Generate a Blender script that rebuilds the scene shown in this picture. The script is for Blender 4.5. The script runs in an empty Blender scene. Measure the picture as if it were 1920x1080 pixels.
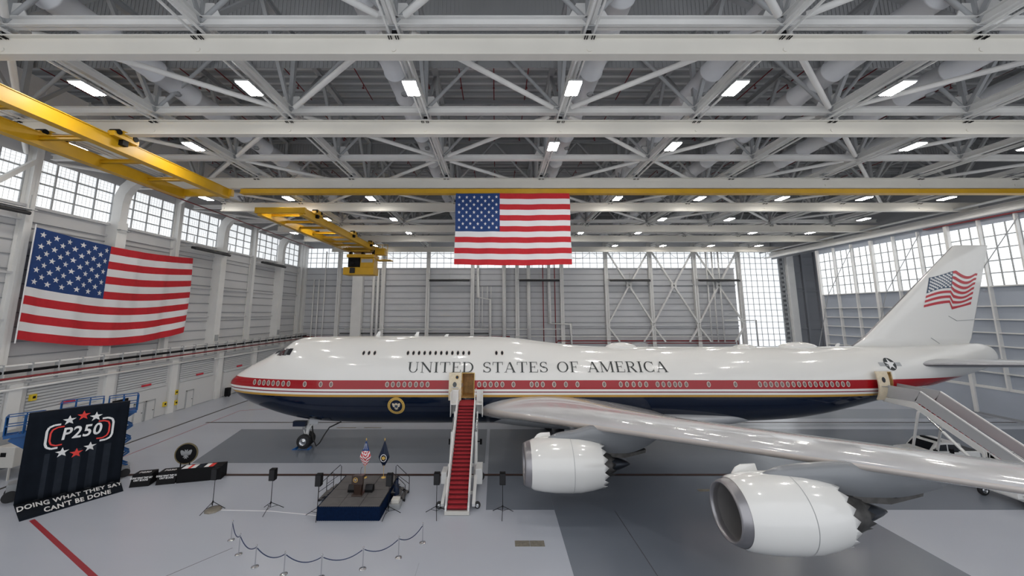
import bpy, math, random
from mathutils import Vector, Matrix
random.seed(7)
sc = bpy.context.scene
C = sc.collection
PI = math.pi
# ---------------------------------------------------------------- camera
F_PX = 680.0
PITCH = math.atan2(.1383, .9904)
CAMZ = 12.6
cd = bpy.data.cameras.new('camera'); cam = bpy.data.objects.new('camera', cd); C.objects.link(cam)
cam.location = (0, 0, CAMZ); cam.rotation_euler = (PI/2 + PITCH, 0, 0)
cd.sensor_width = 36; cd.sensor_fit = 'HORIZONTAL'; cd.lens = F_PX/1920*36
cd.shift_x = 30/1920; cd.shift_y = -50/1920
cd.clip_start = .1; cd.clip_end = 500
sc.camera = cam
# ---------------------------------------------------------------- world, exposure
w = bpy.data.worlds.new('world'); sc.world = w; w.use_nodes = True
bg = w.node_tree.nodes['Background']; bg.inputs[0].default_value = (.93, .96, 1, 1); bg.inputs[1].default_value = 1.08
sc.view_settings.view_transform = 'Standard'; sc.view_settings.look = 'None'
sc.view_settings.gamma = 1; sc.view_settings.use_curve_mapping = False
sc.view_settings.exposure = 0.22
LAMP = 74.0     # radiance of the roof lamp lenses
SKYPANE = .74  # daylight behind the translucent wall panels

# ---------------------------------------------------------------- materials
M = {}
def mat(name, col, rough=.5, metal=0, coat=0, emit=0, noise=0, nscale=1.0, bump=0, spec=None, stretch=None):
    m = bpy.data.materials.new(name); m.use_nodes = True
    nt = m.node_tree; b = nt.nodes['Principled BSDF']
    b.inputs['Base Color'].default_value = (*col, 1); b.inputs['Roughness'].default_value = rough
    b.inputs['Metallic'].default_value = metal; b.inputs['Coat Weight'].default_value = coat
    b.inputs['Coat Roughness'].default_value = .04
    if spec is not None: b.inputs['Specular IOR Level'].default_value = spec
    if emit:
        b.inputs['Emission Color'].default_value = (*col, 1); b.inputs['Emission Strength'].default_value = emit
    if noise or bump:
        tc = nt.nodes.new('ShaderNodeTexCoord'); n = nt.nodes.new('ShaderNodeTexNoise')
        n.inputs['Scale'].default_value = nscale; n.inputs['Detail'].default_value = 5
        src = tc.outputs['Object']
        if stretch:
            mp = nt.nodes.new('ShaderNodeMapping'); mp.inputs['Scale'].default_value = stretch
            nt.links.new(src, mp.inputs[0]); src = mp.outputs[0]
        nt.links.new(src, n.inputs['Vector'])
        if noise:
            r = nt.nodes.new('ShaderNodeValToRGB')
            r.color_ramp.elements[0].position = .3; r.color_ramp.elements[1].position = .7
            r.color_ramp.elements[0].color = (*[c*(1-noise) for c in col], 1)
            r.color_ramp.elements[1].color = (*[min(1, c*(1+noise)) for c in col], 1)
            nt.links.new(n.outputs['Fac'], r.inputs[0]); nt.links.new(r.outputs[0], b.inputs['Base Color'])
        if bump:
            bp = nt.nodes.new('ShaderNodeBump'); bp.inputs['Strength'].default_value = bump
            nt.links.new(n.outputs['Fac'], bp.inputs['Height']); nt.links.new(bp.outputs[0], b.inputs['Normal'])
    M[name] = m
    return m
mat('steel', (.78, .775, .76), .5, noise=.04, nscale=.6)
mat('steel_grey', (.42, .43, .44), .5, noise=.05, nscale=.6)
mat('beam', (.74, .715, .655), .45, noise=.03, nscale=.4)
mat('deck', (.38, .385, .39), .6, noise=.05, nscale=.5)
mat('deck_rib', (.60, .61, .62), .5)
mat('clad', (.60, .61, .635), .55, noise=.03, nscale=.3)
mat('clad_left', (.62, .62, .63), .55, noise=.03, nscale=.3)
mat('clad_unlit', (.30, .31, .33), .6, noise=.04, nscale=.3)  # wall cladding with the shade of the unlit right recess painted in
mat('door_clad', (.42, .46, .53), .5, noise=.04, nscale=.3)
mat('flash', (.30, .31, .33), .6)
mat('duct', (.80, .81, .84), .4, noise=.03, nscale=1)
mat('red_pipe', (.22, .015, .02), .45)
mat('black', (.006, .006, .007), .6, spec=.15)
mat('pylon_grey', (.23, .24, .255), .3, coat=.3)
mat('inlet_grey', (.26, .25, .25), .4, metal=.3)
mat('rubber', (.02, .02, .022), .75)
mat('dark_metal', (.03, .03, .032), .45, metal=.5, spec=.3)
mat('chrome', (.62, .63, .65), .2, metal=1)
mat('alu', (.55, .55, .56), .3, metal=.85, noise=.03, nscale=2)
mat('yellow', (.60, .34, .008), .45, noise=.06, nscale=1)
mat('yellow_dark', (.50, .29, .01), .5)
mat('white', (.80, .80, .79), .35)
mat('plane_white', (.80, .79, .765), .16, coat=.6)
mat('plane_grey', (.48, .49, .51), .3, coat=.3, noise=.02, nscale=.5)
mat('wing_top', (.56, .56, .575), .22, coat=.7, noise=.03, nscale=.35)
mat('lip', (.34, .33, .345), .33, metal=.75)
mat('lead_edge', (.60, .545, .51), .35, metal=.15)
mat('nozzle', (.10, .095, .09), .4, metal=.7, noise=.3, nscale=3)
mat('plug', (.045, .05, .06), .3, metal=.8)
mat('cabin', (.62, .40, .16), .5, noise=.25, nscale=3)
mat('cabin_lining', (.72, .62, .46), .5, noise=.08, nscale=6)
mat('glass_dark', (.02, .022, .026), .08, coat=.5)
mat('blind', (.20, .13, .12), .3)
mat('rim', (.62, .55, .50), .3)
mat('ink', (.035, .04, .04), .4)
mat('navy', (.005, .012, .035), .35, spec=.3)
mat('skirt', (.003, .012, .042), .9, spec=.1, noise=.2, nscale=6)
mat('gold', (.62, .40, .10), .4)
mat('gold_dull', (.16, .125, .06), .5)
mat('flag_red', (.55, .014, .024), .75, noise=.06, nscale=3)
mat('flag_white', (.82, .81, .82), .75)
mat('flag_blue', (.010, .045, .18), .75, noise=.08, nscale=3)
mat('tail_blue', (.05, .085, .14), .3)
mat('tail_red', (.50, .045, .06), .3)
mat('carpet', (.36, .018, .028), .85, noise=.15, nscale=8)
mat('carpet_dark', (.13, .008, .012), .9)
mat('stage_top', (.105, .10, .10), .7, noise=.1, nscale=2)
mat('wood', (.035, .018, .012), .3, coat=.3, noise=.4, nscale=5, stretch=(8, 8, .6))
mat('banner', (.008, .011, .017), .9, spec=.1, noise=.12, nscale=1.5)
mat('banner_grey', (.022, .027, .037), .9, spec=.1, noise=.15, nscale=2)
mat('print_white', (.80, .80, .80), .7)
mat('print_red', (.75, .05, .04), .7)
mat('lift_blue', (.01, .09, .28), .4)
mat('cart_grey', (.30, .31, .32), .5)
mat('cart_light', (.60, .58, .54), .5)
mat('grate', (.22, .20, .165), .5, metal=.3, noise=.2, nscale=6)
mat('line_black', (.022, .016, .014), .55)
mat('line_brown', (.06, .025, .018), .55)
mat('line_red', (.30, .02, .03), .5)
mat('tape_white', (.82, .82, .84), .5)
mat('rope', (.015, .03, .09), .6)
mat('door_white', (.66, .66, .66), .5)
mat('shutter', (.60, .61, .62), .5)
mat('sign_red', (.6, .03, .05), .5)
mat('sign_yellow', (.72, .52, .03), .5)
mat('heater', (.03, .03, .032), .45)
m = mat('lamp', (1, .96, .90), .5, emit=LAMP)
m = mat('pane', (.93, .97, 1.0), .5, emit=SKYPANE)
m.node_tree.nodes['Principled BSDF'].inputs['Base Color'].default_value = (.8, .82, .84, 1)
# floor: glossy epoxy
def floor_mat(name, col, rough):
    m = mat(name, col, rough); nt = m.node_tree; b = nt.nodes['Principled BSDF']
    tc = nt.nodes.new('ShaderNodeTexCoord'); n = nt.nodes.new('ShaderNodeTexNoise'); n.inputs['Scale'].default_value = .16; n.inputs['Detail'].default_value = 3
    mp = nt.nodes.new('ShaderNodeMapping'); mp.inputs['Scale'].default_value = (.35, 1.6, 1)
    mx = nt.nodes.new('ShaderNodeMix'); mx.data_type = 'RGBA'
    mx.inputs[6].default_value = (*[c*.93 for c in col], 1); mx.inputs[7].default_value = (*[c*1.07 for c in col], 1)
    nt.links.new(tc.outputs['Object'], mp.inputs[0]); nt.links.new(mp.outputs[0], n.inputs['Vector'])
    nt.links.new(n.outputs['Fac'], mx.inputs[0]); nt.links.new(mx.outputs[2], b.inputs['Base Color'])
    return m
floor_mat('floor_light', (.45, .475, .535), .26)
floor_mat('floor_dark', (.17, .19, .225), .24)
floor_mat('floor_mid', (.32, .345, .385), .26)
# fuselage paint: bands that stay at constant height round the body
def livery():
    m = mat('livery', (.8, .79, .765), .14, coat=.38, spec=.3); nt = m.node_tree; b = nt.nodes['Principled BSDF']
    g = nt.nodes.new('ShaderNodeNewGeometry'); s = nt.nodes.new('ShaderNodeSeparateXYZ'); nt.links.new(g.outputs['Position'], s.inputs[0])
    d = nt.nodes.new('ShaderNodeMath'); d.operation = 'DIVIDE'; d.inputs[1].default_value = 12
    nt.links.new(s.outputs['Z'], d.inputs[0]); r = nt.nodes.new('ShaderNodeValToRGB'); r.color_ramp.interpolation = 'CONSTANT'
    W = (.80, .79, .765); R = (.34, .004, .009)
    st = [(0, (.004, .010, .028)), (5.18, (.52, .29, .05)), (5.39, W), (5.57, (.22, .01, .03)), (5.65, W), (5.84, R), (6.60, W)]
    el = r.color_ramp.elements
    el[0].position = 0; el[0].color = (*st[0][1], 1); el[1].position = st[1][0]/12; el[1].color = (*st[1][1], 1)
    for z, c in st[2:]:
        e = el.new(z/12); e.color = (*c, 1)
    nt.links.new(d.outputs[0], r.inputs[0]); nt.links.new(r.outputs[0], b.inputs['Base Color'])
livery()

# ---------------------------------------------------------------- mesh helpers
def V(*a): return Vector(a[0]) if len(a) == 1 else Vector(a)
def wloc(o):
    p = Vector((0, 0, 0))
    while o is not None: p += o.location; o = o.parent
    return p
class MB:
    def __init__(s): s.v = []; s.f = []; s.mi = []; s.sm = []
    def add(s, vs, fs, mi=0, smooth=False):
        n = len(s.v); s.v += [tuple(x) for x in vs]
        for f in fs: s.f.append([i+n for i in f]); s.mi.append(mi); s.sm.append(smooth)
        return s
    def box(s, x0, x1, y0, y1, z0, z1, mi=0):
        vs = [(x, y, z) for x in (x0, x1) for y in (y0, y1) for z in (z0, z1)]
        return s.add(vs, [(0, 1, 3, 2), (4, 6, 7, 5), (0, 4, 5, 1), (2, 3, 7, 6), (0, 2, 6, 4), (1, 5, 7, 3)], mi)
    def frame(s, a, b, up=(0, 0, 1)):
        a = V(a); b = V(b); d = (b-a).normalized(); u = V(up)
        if abs(d.dot(u)) > .98: u = V(0, 1, 0)
        r = d.cross(u).normalized(); u = r.cross(d).normalized()
        return a, b, r, u
    def bar(s, a, b, w, h, mi=0, up=(0, 0, 1)):
        a, b, r, u = s.frame(a, b, up); vs = []
        for p in (a, b):
            for i, j in ((-1, -1), (1, -1), (1, 1), (-1, 1)): vs.append(p+r*(i*w/2)+u*(j*h/2))
        return s.add(vs, [(3, 2, 1, 0), (4, 5, 6, 7), (0, 1, 5, 4), (1, 2, 6, 5), (2, 3, 7, 6), (3, 0, 4, 7)], mi)
    def ibeam(s, a, b, w, h, t=.05, mi=0, up=(0, 0, 1)):
        A, B, r, u = s.frame(a, b, up)
        s.bar(A, B, t, h, mi, up)
        for k in (-1, 1): s.bar(A+u*(k*(h/2-t/2)), B+u*(k*(h/2-t/2)), w, t, mi, up)
        return s
    def tube(s, a, b, r0, r1=None, n=10, mi=0, cap=True):
        r1 = r0 if r1 is None else r1
        a, b, r, u = s.frame(a, b); vs = []
        for p, q in ((a, r0), (b, r1)):
            for i in range(n):
                t = 2*PI*i/n; vs.append(p+r*(q*math.cos(t))+u*(q*math.sin(t)))
        s.add(vs, [(i, (i+1) % n, n+(i+1) % n, n+i) for i in range(n)], mi, True)
        if cap: s.add(vs, [tuple(range(n))[::-1], tuple(range(n, 2*n))], mi)
        return s
    def path(s, pts, r, n=8, mi=0):
        pts = [V(p) for p in pts]; rings = []
        for i, p in enumerate(pts):
            d = (pts[min(i+1, len(pts)-1)]-pts[max(i-1, 0)]).normalized()
            u = V(0, 0, 1) if abs(d.z) < .95 else V(0, 1, 0)
            rr = d.cross(u).normalized(); uu = rr.cross(d).normalized()
            rings.append([p+rr*(r*math.cos(2*PI*k/n))+uu*(r*math.sin(2*PI*k/n)) for k in range(n)])
        return s.loft(rings, mi, cap=True)
    def loft(s, rings, mi=0, cap=False, smooth=True, closed=True, mfun=None):
        n = len(rings[0]); vs = [p for r in rings for p in r]; m = n if closed else n-1
        base = len(s.v); s.v += [tuple(x) for x in vs]
        for i in range(len(rings)-1):
            for j in range(m):
                k = (j+1) % n
                s.f.append([base+i*n+j, base+i*n+k, base+(i+1)*n+k, base+(i+1)*n+j])
                s.mi.append(mfun(i, j) if mfun else mi); s.sm.append(smooth)
        if cap:
            s.f.append([base+j for j in range(n)][::-1]); s.mi.append(mi); s.sm.append(False)
            s.f.append([base+(len(rings)-1)*n+j for j in range(n)]); s.mi.append(mi); s.sm.append(False)
        return s
    def lathe(s, prof, o=(0, 0, 0), axis='Z', n=32, mi=0, mfun=None):
        rings = []
        for r, h in prof:
            ring = []
            for k in range(n):
                a = 2*PI*k/n; c, d = r*math.cos(a), r*math.sin(a)
                if axis == 'Z': p = (o[0]+c, o[1]+d, o[2]+h)
                elif axis == 'X': p = (o[0]+h, o[1]+c, o[2]+d)
                else: p = (o[0]+d, o[1]+h, o[2]+c)
                ring.append(p)
            rings.append(ring)
        return s.loft(rings, mi, mfun=mfun)
    def prism(s, poly, vec, mi=0):
        n = len(poly); a = [V(p) for p in poly]; b = [p+V(vec) for p in a]
        return s.add(a+b, [tuple(range(n))[::-1], tuple(range(n, 2*n))]+[(i, (i+1) % n, n+(i+1) % n, n+i) for i in range(n)], mi)
    def poly(s, pts, mi=0): return s.add(pts, [tuple(range(len(pts)))], mi)
    def build(s, name, mats, parent=None, bevel=0, weld=False):
        if isinstance(mats, str): mats = [mats]
        if weld:
            d = {}; mp = []; nv = []
            for p in s.v:
                k = (round(p[0], 4), round(p[1], 4), round(p[2], 4))
                if k not in d: d[k] = len(nv); nv.append(p)
                mp.append(d[k])
            s.v = nv; s.f = [[mp[i] for i in f] for f in s.f]
        off = wloc(parent) if parent is not None else Vector((0, 0, 0))
        me = bpy.data.meshes.new(name)
        me.from_pydata([(x-off.x, y-off.y, z-off.z) for x, y, z in s.v], [], s.f)
        for k in mats: me.materials.append(M[k])
        me.polygons.foreach_set('material_index', s.mi); me.polygons.foreach_set('use_smooth', s.sm)
        me.update()
        o = bpy.data.objects.new(name, me); C.objects.link(o)
        if parent is not None: o.parent = parent
        if bevel:
            b = o.modifiers.new('bevel', 'BEVEL'); b.width = bevel; b.segments = 2; b.limit_method = 'ANGLE'
        return o
def tag(o, label=None, cat=None, group=None, kind=None):
    if label: o['label'] = label
    if cat: o['category'] = cat
    if group: o['group'] = group
    if kind: o['kind'] = kind
    return o
def thing(name, loc, label, cat, group=None, rz=0):
    o = bpy.data.objects.new(name, None); C.objects.link(o); o.location = loc; o.rotation_euler.z = rz
    o.empty_display_size = .3
    return tag(o, label, cat, group)
def copy_tree(o, parent=None):
    c = o.copy(); C.objects.link(c)
    if parent is not None: c.parent = parent
    for ch in list(o.children): copy_tree(ch, c)
    return c
ORD = ['first', 'second', 'third', 'fourth', 'fifth', 'sixth', 'seventh', 'eighth', 'ninth', 'tenth', 'eleventh', 'twelfth', 'thirteenth',
       'fourteenth', 'fifteenth', 'sixteenth', 'seventeenth', 'eighteenth', 'nineteenth', 'twentieth', 'twenty-first', 'twenty-second',
       'twenty-third', 'twenty-fourth', 'twenty-fifth', 'twenty-sixth', 'twenty-seventh', 'twenty-eighth', 'twenty-ninth', 'thirtieth']
def struct(o): o['kind'] = 'structure'; return o
def interp(tab, x):
    if x <= tab[0][0]: return tab[0][1]
    for i in range(len(tab)-1):
        a, b = tab[i], tab[i+1]
        if x <= b[0]:
            t = (x-a[0])/(b[0]-a[0])
            def slope(k):
                if k <= 0 or k >= len(tab)-1: return None
                h0 = tab[k][0]-tab[k-1][0]; h1 = tab[k+1][0]-tab[k][0]
                d0 = (tab[k][1]-tab[k-1][1])/h0; d1 = (tab[k+1][1]-tab[k][1])/h1
                if d0*d1 <= 0: return 0
                w1 = 2*h1+h0; w2 = h1+2*h0
                return (w1+w2)/(w1/d0+w2/d1)
            d = (b[1]-a[1])/(b[0]-a[0]); h = b[0]-a[0]
            m0 = slope(i); m1 = slope(i+1)
            if m0 is None: m0 = d
            if m1 is None: m1 = d
            t2 = t*t; t3 = t2*t
            return (2*t3-3*t2+1)*a[1]+(t3-2*t2+t)*h*m0+(-2*t3+3*t2)*b[1]+(t3-t2)*h*m1
    return tab[-1][1]
def star(cx, cy, r, rot=0, inner=.4):
    return [(cx+(r if k % 2 == 0 else r*inner)*math.sin(rot+PI*k/5), cy+(r if k % 2 == 0 else r*inner)*math.cos(rot+PI*k/5)) for k in range(10)]
def text_shapes(txt, size=1.0, bold=0.0, spacing=1.0):
    cu = bpy.data.curves.new('t', 'FONT'); cu.body = txt; cu.size = size; cu.offset = bold; cu.space_character = spacing
    cu.resolution_u = 4; cu.align_x = 'CENTER'
    o = bpy.data.objects.new('t', cu); C.objects.link(o)
    bpy.context.view_layer.update()
    me = bpy.data.meshes.new_from_object(o.evaluated_get(bpy.context.evaluated_depsgraph_get()))
    vs = [tuple(v.co) for v in me.vertices]; fs = [tuple(p.vertices) for p in me.polygons]
    bpy.data.objects.remove(o); bpy.data.curves.remove(cu); bpy.data.meshes.remove(me)
    return vs, fs

# ================================================================ THE HALL
XL, XR, YB = -43.4, 60.5, 81.0
SILL = 22.4
fl = MB().box(-46, 78, -12, YB+1, -.3, 0).build('floor', 'floor_light'); struct(fl)
def on_floor(name, rects, m, z=.004):
    for (x0, x1, y0, y1) in rects:
        MB().box(x0, x1, y0, y1, 0, z).build(name, m, fl)
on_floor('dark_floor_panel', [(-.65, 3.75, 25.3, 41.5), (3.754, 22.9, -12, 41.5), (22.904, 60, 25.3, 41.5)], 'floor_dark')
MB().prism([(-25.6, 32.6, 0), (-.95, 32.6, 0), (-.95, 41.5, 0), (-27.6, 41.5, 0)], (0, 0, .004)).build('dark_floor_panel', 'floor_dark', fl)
on_floor('grey_floor_panel', [(12, 60, 42.5, 43.6), (-5.8, 60, 45.5, 49.8)], 'floor_mid')
def fline(name, pts, wd, m, z=.008):
    b = MB()
    for a, c in zip(pts, pts[1:]): b.bar((a[0], a[1], z/2), (c[0], c[1], z/2), wd, z)
    return b.build(name, m, fl)
fline('floor_line', [(-30, 30.4), (59, 30.4)], .24, 'line_brown', .012)
fline('floor_line', [(-30, 30.22), (59, 30.22)], .10, 'line_black', .016)
fline('floor_line', [(-33.4, 43.95), (60, 43.95)], .24, 'line_black', .012)
fline('floor_line', [(-35.6, 10), (-35.7, 58)], .26, 'line_black')
fline('floor_line', [(-34, 31.5), (-32.74, 33.87), (-33.0, 48.96), (-28.3, 50.3), (-10, 50.3)], .07, 'line_red')
fline('floor_line', [(-28.38, 24.15), (-19.4, 19.4), (-14, 16.5)], .22, 'line_red')
fline('floor_tape', [(-18.2, 25.3), (-14.4, 25.15), (-10.9, 24.6)], .06, 'tape_white')
fline('floor_joint', [(7.6, 25.2), (8.1, 10)], .03, 'line_black', .006)
fline('floor_joint', [(-17, 18.0), (-14.2, 21.5)], .02, 'line_brown', .006)
fline('floor_joint', [(-3.9, 20.3), (-3.9, 10)], .02, 'floor_mid', .006)
on_floor('floor_grate', [(1.04, 1.85, 21.62, 22.12), (1.87, 2.66, 21.62, 22.12), (14.4, 15.3, 27.7, 28.05),
                         (-14.5, -12.6, 41.9, 42.15), (-17.5, -15.4, 41.9, 42.15)], 'grate', .014)
# ---- roof
b = MB()
b.box(-46, 78, 25.2, YB+1, 34, 34.25); b.box(-46, 78, -12, 25.4, 37, 37.25)
y = 26.0
while y < YB: b.box(-46, 78, y, y+.3, 33.72, 34, 1); y += 1.02
y = -11.5
while y < 25: b.box(-46, 78, y, y+.3, 36.75, 37, 1); y += 1.02
struct(b.build('ceiling', ['deck', 'deck_rib']))
n = 0
for yc in (25.3, 41.7, 58.1, 74.5):
    zt = 37 if yc < 30 else 34
    b = MB(); x = -43
    b.box(-44, 70, yc, yc+.06, 31, zt)
    st = .32
    while x < 69: b.box(x, x+.1, yc-.05, yc, 31, zt, 1); x += st
    n += 1; struct(b.build('trim_%d' % n, ['deck', 'deck']))
# ---- left wall
HEAVY = [8.7, 24.3, 40.0, 55.6, 71.2]; LIGHT = [.9, 16.5, 32.2, 47.8, 63.4, 79.0]
b = MB(); b.box(XL-.4, XL, -12, YB, 0, SILL); b.box(XL-.4, XL, -12, YB, 27.0, 37)
for z in [8.6, 9.9, 11.2, 12.5, 13.8, 15.1, 16.4, 17.7, 19.0, 20.3]: b.box(XL, XL+.10, -12, YB, z, z+.10, 1)
for z in (11.8, 16.0, 20.9): b.box(XL, XL+.30, -12, YB, z, z+.18)
b.box(XL, XL+.42, -12, YB, SILL-.25, SILL)
struct(b.build('wall_left', ['clad_left', 'flash']))
wn = 0
def window(p0, p1, z0, z1, axis, ncol, rows, inward):
    """one glazed bay: translucent sheet + frame child; axis 'Y' runs along Y at x=p0[0]"""
    global wn; wn += 1
    pn = MB(); fr = MB(); gr = MB()
    if axis == 'Y':
        x = p0[0]; a, c = p0[1], p1[1]
        pn.box(x-.05, x, a, c, z0, z1)
        for i in range(ncol+1):
            y = a+(c-a)*i/ncol; fr.box(x, x+inward*.12, y-.06, y+.06, z0, z1)
            if i < ncol:
                for k in range(1, 5): yy = y+(c-a)/ncol*k/5; gr.box(x, x+inward*.015, yy-.009, yy+.009, z0, z1)
        for z in rows: fr.box(x, x+inward*.14, a, c, z-.06, z+.06)
        z = z0
        while z < z1: gr.box(x, x+inward*.015, a, c, z-.008, z+.008); z += .3
    else:
        y = p0[1]; a, c = p0[0], p1[0]
        pn.box(a, c, y, y+.05, z0, z1)
        for i in range(ncol+1):
            x = a+(c-a)*i/ncol; fr.box(x-.04, x+.04, y-.12, y, z0, z1)
        for z in rows: fr.box(a, c, y-.14, y, z-.05, z+.05)
    o = struct(pn.build('window_%d' % wn, 'pane'))
    fr.build('window_frame', 'steel_grey', o)
    if gr.v: gr.build('panel_grid', 'cart_light', o)
cols = sorted(HEAVY+LIGHT)
for a, c in zip(cols, cols[1:]):
    window((XL-.05, a+.3), (XL-.05, c-.3), SILL, 27.0, 'Y', 4, (SILL+1.15, SILL+2.3, SILL+3.45), 1)
k = 0
for y in HEAVY:
    t = thing('wall_column', (XL+.7, y, 0), 'thick white column with curved top on the left wall, %s from the back' % ORD[4-k], 'column', 'thick left wall columns'); k += 1
    MB().box(XL, XL+1.3, y-.55, y+.55, 0, 22.6).build('shaft', 'steel', t)
    poly = [(XL+.2, y-.4, 22.6), (XL+1.25, y-.4, 22.6), (XL+1.3, y-.4, 24.8), (XL+1.5, y-.4, 25.8), (XL+2.0, y-.4, 26.6), (XL+2.7, y-.4, 27.1), (XL+2.7, y-.4, 28.0), (XL+1.5, y-.4, 27.6), (XL+.7, y-.4, 26.8), (XL+.2, y-.4, 25.6)]
    MB().prism(poly, (0, .8, 0)).build('haunch', 'steel', t)
    b = MB(); b.box(XL+1.3, XL+1.75, y-.6, y-.5, 21.6, 21.7); b.box(XL+1.3, XL+1.75, y+.5, y+.6, 21.6, 21.7); b.box(XL+1.6, XL+1.7, y-.6, y+.6, 21.6, 21.7)
    b.box(XL+1.3, XL+1.42, y-.3, y+.3, 8.3, 9.2); b.build('bracket', 'steel_grey', t)
k = 0
for y in LIGHT:
    t = thing('wall_column', (XL+.4, y, 0), 'slim white column between left wall windows, %s from the back' % ORD[5-k], 'column', 'slim left wall columns'); k += 1
    MB().ibeam((XL+.45, y, 0), (XL+.45, y, 28), .55, .8, .06, up=(1, 0, 0)).build('shaft', 'steel', t)
# diagonal struts high on the left wall
for i, (y0, y1) in enumerate([(24.3, 32.2), (32.2, 24.3+15)]):
    pass
b = MB(); b.bar((XL+.9, 24.6, 17.5), (XL+.9, 31.9, 26.4), .35, .35)
tag(b.build('wall_brace', 'steel'), 'white diagonal brace crossing the near left window bay', 'brace')
# annex along the left wall with shutters
b = MB(); b.box(XL, -41.3, -12, YB, 0, 6.6); b.box(XL, -41.2, -12, YB, 6.5, 6.75, 1)
for y in cols: b.box(-41.35, -41.0, y-.45, y+.45, 0, 6.5, 1)
struct(b.build('trim_5', ['door_white', 'steel']))
tagk = 0
for i, (y0, y1) in enumerate([(25.2, 31.6), (33.2, 39.0), (41, 47), (48.9, 54.6), (56.6, 62.6), (64.4, 70.4)]):
    o = thing('roller_shutter', (-41.2, y0, 0), 'pale ribbed roller shutter housing low on the left wall, %s from the near end' % ORD[i], 'roller shutter', 'roller shutters along the left wall')
    b = MB().box(-41.34, -41.28, y0, y1, 3.75, 6.4, 1); z = 3.75
    while z < 6.3: b.box(-41.3, -41.17, y0, y1, z, z+.2); z += .27
    b.box(-41.3, -41.05, y0, y1, 3.55, 3.75, 0); b.build('slats', ['shutter', 'flash'], o)
    MB().box(-41.3, -41.12, y0, y1, .05, 3.5).build('door_panel', 'door_white', o)
    MB().box(-41.16, -41.03, y0+(y1-y0)*.45, y0+(y1-y0)*.45+1.1, 3.95, 4.17).build('warning_strip', 'sign_red', o)
for i, y in enumerate((36.2, 43.6, 45.0, 50.6)):
    o = thing('side_door', (-41.1, y, 0), 'white personnel door low on the left wall, %s from the banner' % ORD[i], 'door', 'personnel doors on the left wall')
    MB().box(-41.3, -41.02, y-.5, y+.5, 0, 2.15).build('leaf', 'door_white', o)
    b = MB(); b.box(-41.3, -40.98, y-.58, y-.5, 0, 2.25); b.box(-41.3, -40.98, y+.5, y+.58, 0, 2.25); b.box(-41.3, -40.98, y-.58, y+.58, 2.15, 2.25); b.build('frame', 'steel_grey', o)
    MB().box(-41.02, -40.95, y+.3, y+.42, 1.0, 1.06).build('handle', 'dark_metal', o)
b = MB().box(-41.2, -41.0, 40.6, 42.2, 1.6, 3.1); tag(b.build('wall_screen', 'black'), 'black rectangular panel on the left wall beside the blue lift', 'wall panel')
for i, (y, z) in enumerate([(33.5, 5.1), (46.9, 1.3), (48.4, 2.4), (48.5, 1.1), (58.5, 1.6)]):
    o = thing('wall_sign', (-41.0, y, z), 'small yellow sign low on the left wall, %s from the near end' % ORD[i], 'sign', 'yellow signs on the left wall')
    MB().box(-41.2, -40.93, y-.2, y+.2, z-.27, z+.27).build('plate', 'sign_yellow', o)
    MB().box(-40.94, -40.91, y-.1, y+.1, z-.08, z+.12).build('pictogram', 'black', o)
# pipe racks on the left wall
def pipe_run(name, pts, r, m, label, cat='pipe'):
    o = tag(MB().path(pts, r, 8).build(name, m), label, cat); return o
pipe_run('wall_pipe', [(-41.0, -8, 8.05), (-41.0, 79.8, 8.05)], .10, 'steel', 'white pipe topmost in the rack along the left wall')
pipe_run('wall_pipe', [(-41.0, -8, 7.55), (-41.0, 79.8, 7.55)], .13, 'black', 'black pipe under the white one along the left wall')
pipe_run('wall_pipe', [(-40.8, 22, 7.05), (-40.8, 79.6, 7.05)], .09, 'red_pipe', 'dark red pipe below the black pipe along the left wall')
pipe_run('wall_pipe', [(-40.9, 22, 6.1), (-40.9, 54, 6.1), (-40.9, 54, 5.9), (-40.9, 79, 5.9)], .11, 'steel', 'lowest white pipe along the shutters of the left wall')
pipe_run('wall_pipe', [(-40.7, -8, 6.85), (-40.7, 79, 6.85)], .07, 'steel', 'thin white pipe just below the dark red pipe on the left wall')
t = thing('pipe_rack', (-41.1, 40, 6.6), 'row of small white brackets holding the pipes along the left wall', 'pipe rack')
y = -6
while y < 79: MB().box(-41.25, -40.85, y-.04, y+.04, 6.6, 8.2).build('bracket', 'steel_grey', t); y += 1.95
pipe_run('sprinkler_main', [(-40.2, 5, 27.3), (-40.2, 79, 26.5)], .08, 'red_pipe', 'dark red sprinkler pipe along the top of the left windows')
# heaters on the walls
def heater(loc, rz, ln, label):
    t = thing('radiant_heater', loc, label, 'heater', 'dark tube heaters on the walls', rz)
    o = MB().box(-ln/2, ln/2, -.55, .2, .22, .28).build('reflector', 'steel')
    o.parent = t
    for yy, zz in ((-.4, -.12), (.05, 0)):
        o = MB().tube((-ln/2+.4, yy, zz), (ln/2-.4, yy, zz), .17).build('tube', 'heater'); o.parent = t
    for x in (-ln/2+.3, 0, ln/2-.3):
        o = MB().box(x-.05, x+.05, -.5, 1.65, .15, .25).box(x-.03, x+.03, -.2, -.14, .25, 1.6).build('hanger', 'steel_grey'); o.parent = t
for i, y in enumerate((28.0, 52.5, 67.5)):
    heater((XL+1.6, y, 21.4), PI/2, 7.4, 'black twin-tube heater hanging below the left windows, %s from the near end' % ORD[i])
for i, x in enumerate((-10.2, 9.5, 29.4, 49.0)):
    heater((x, YB-1.4, 19.5), 0, 9.6, 'black twin-tube heater hanging on the back wall, %s from the left' % ORD[i])
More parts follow.
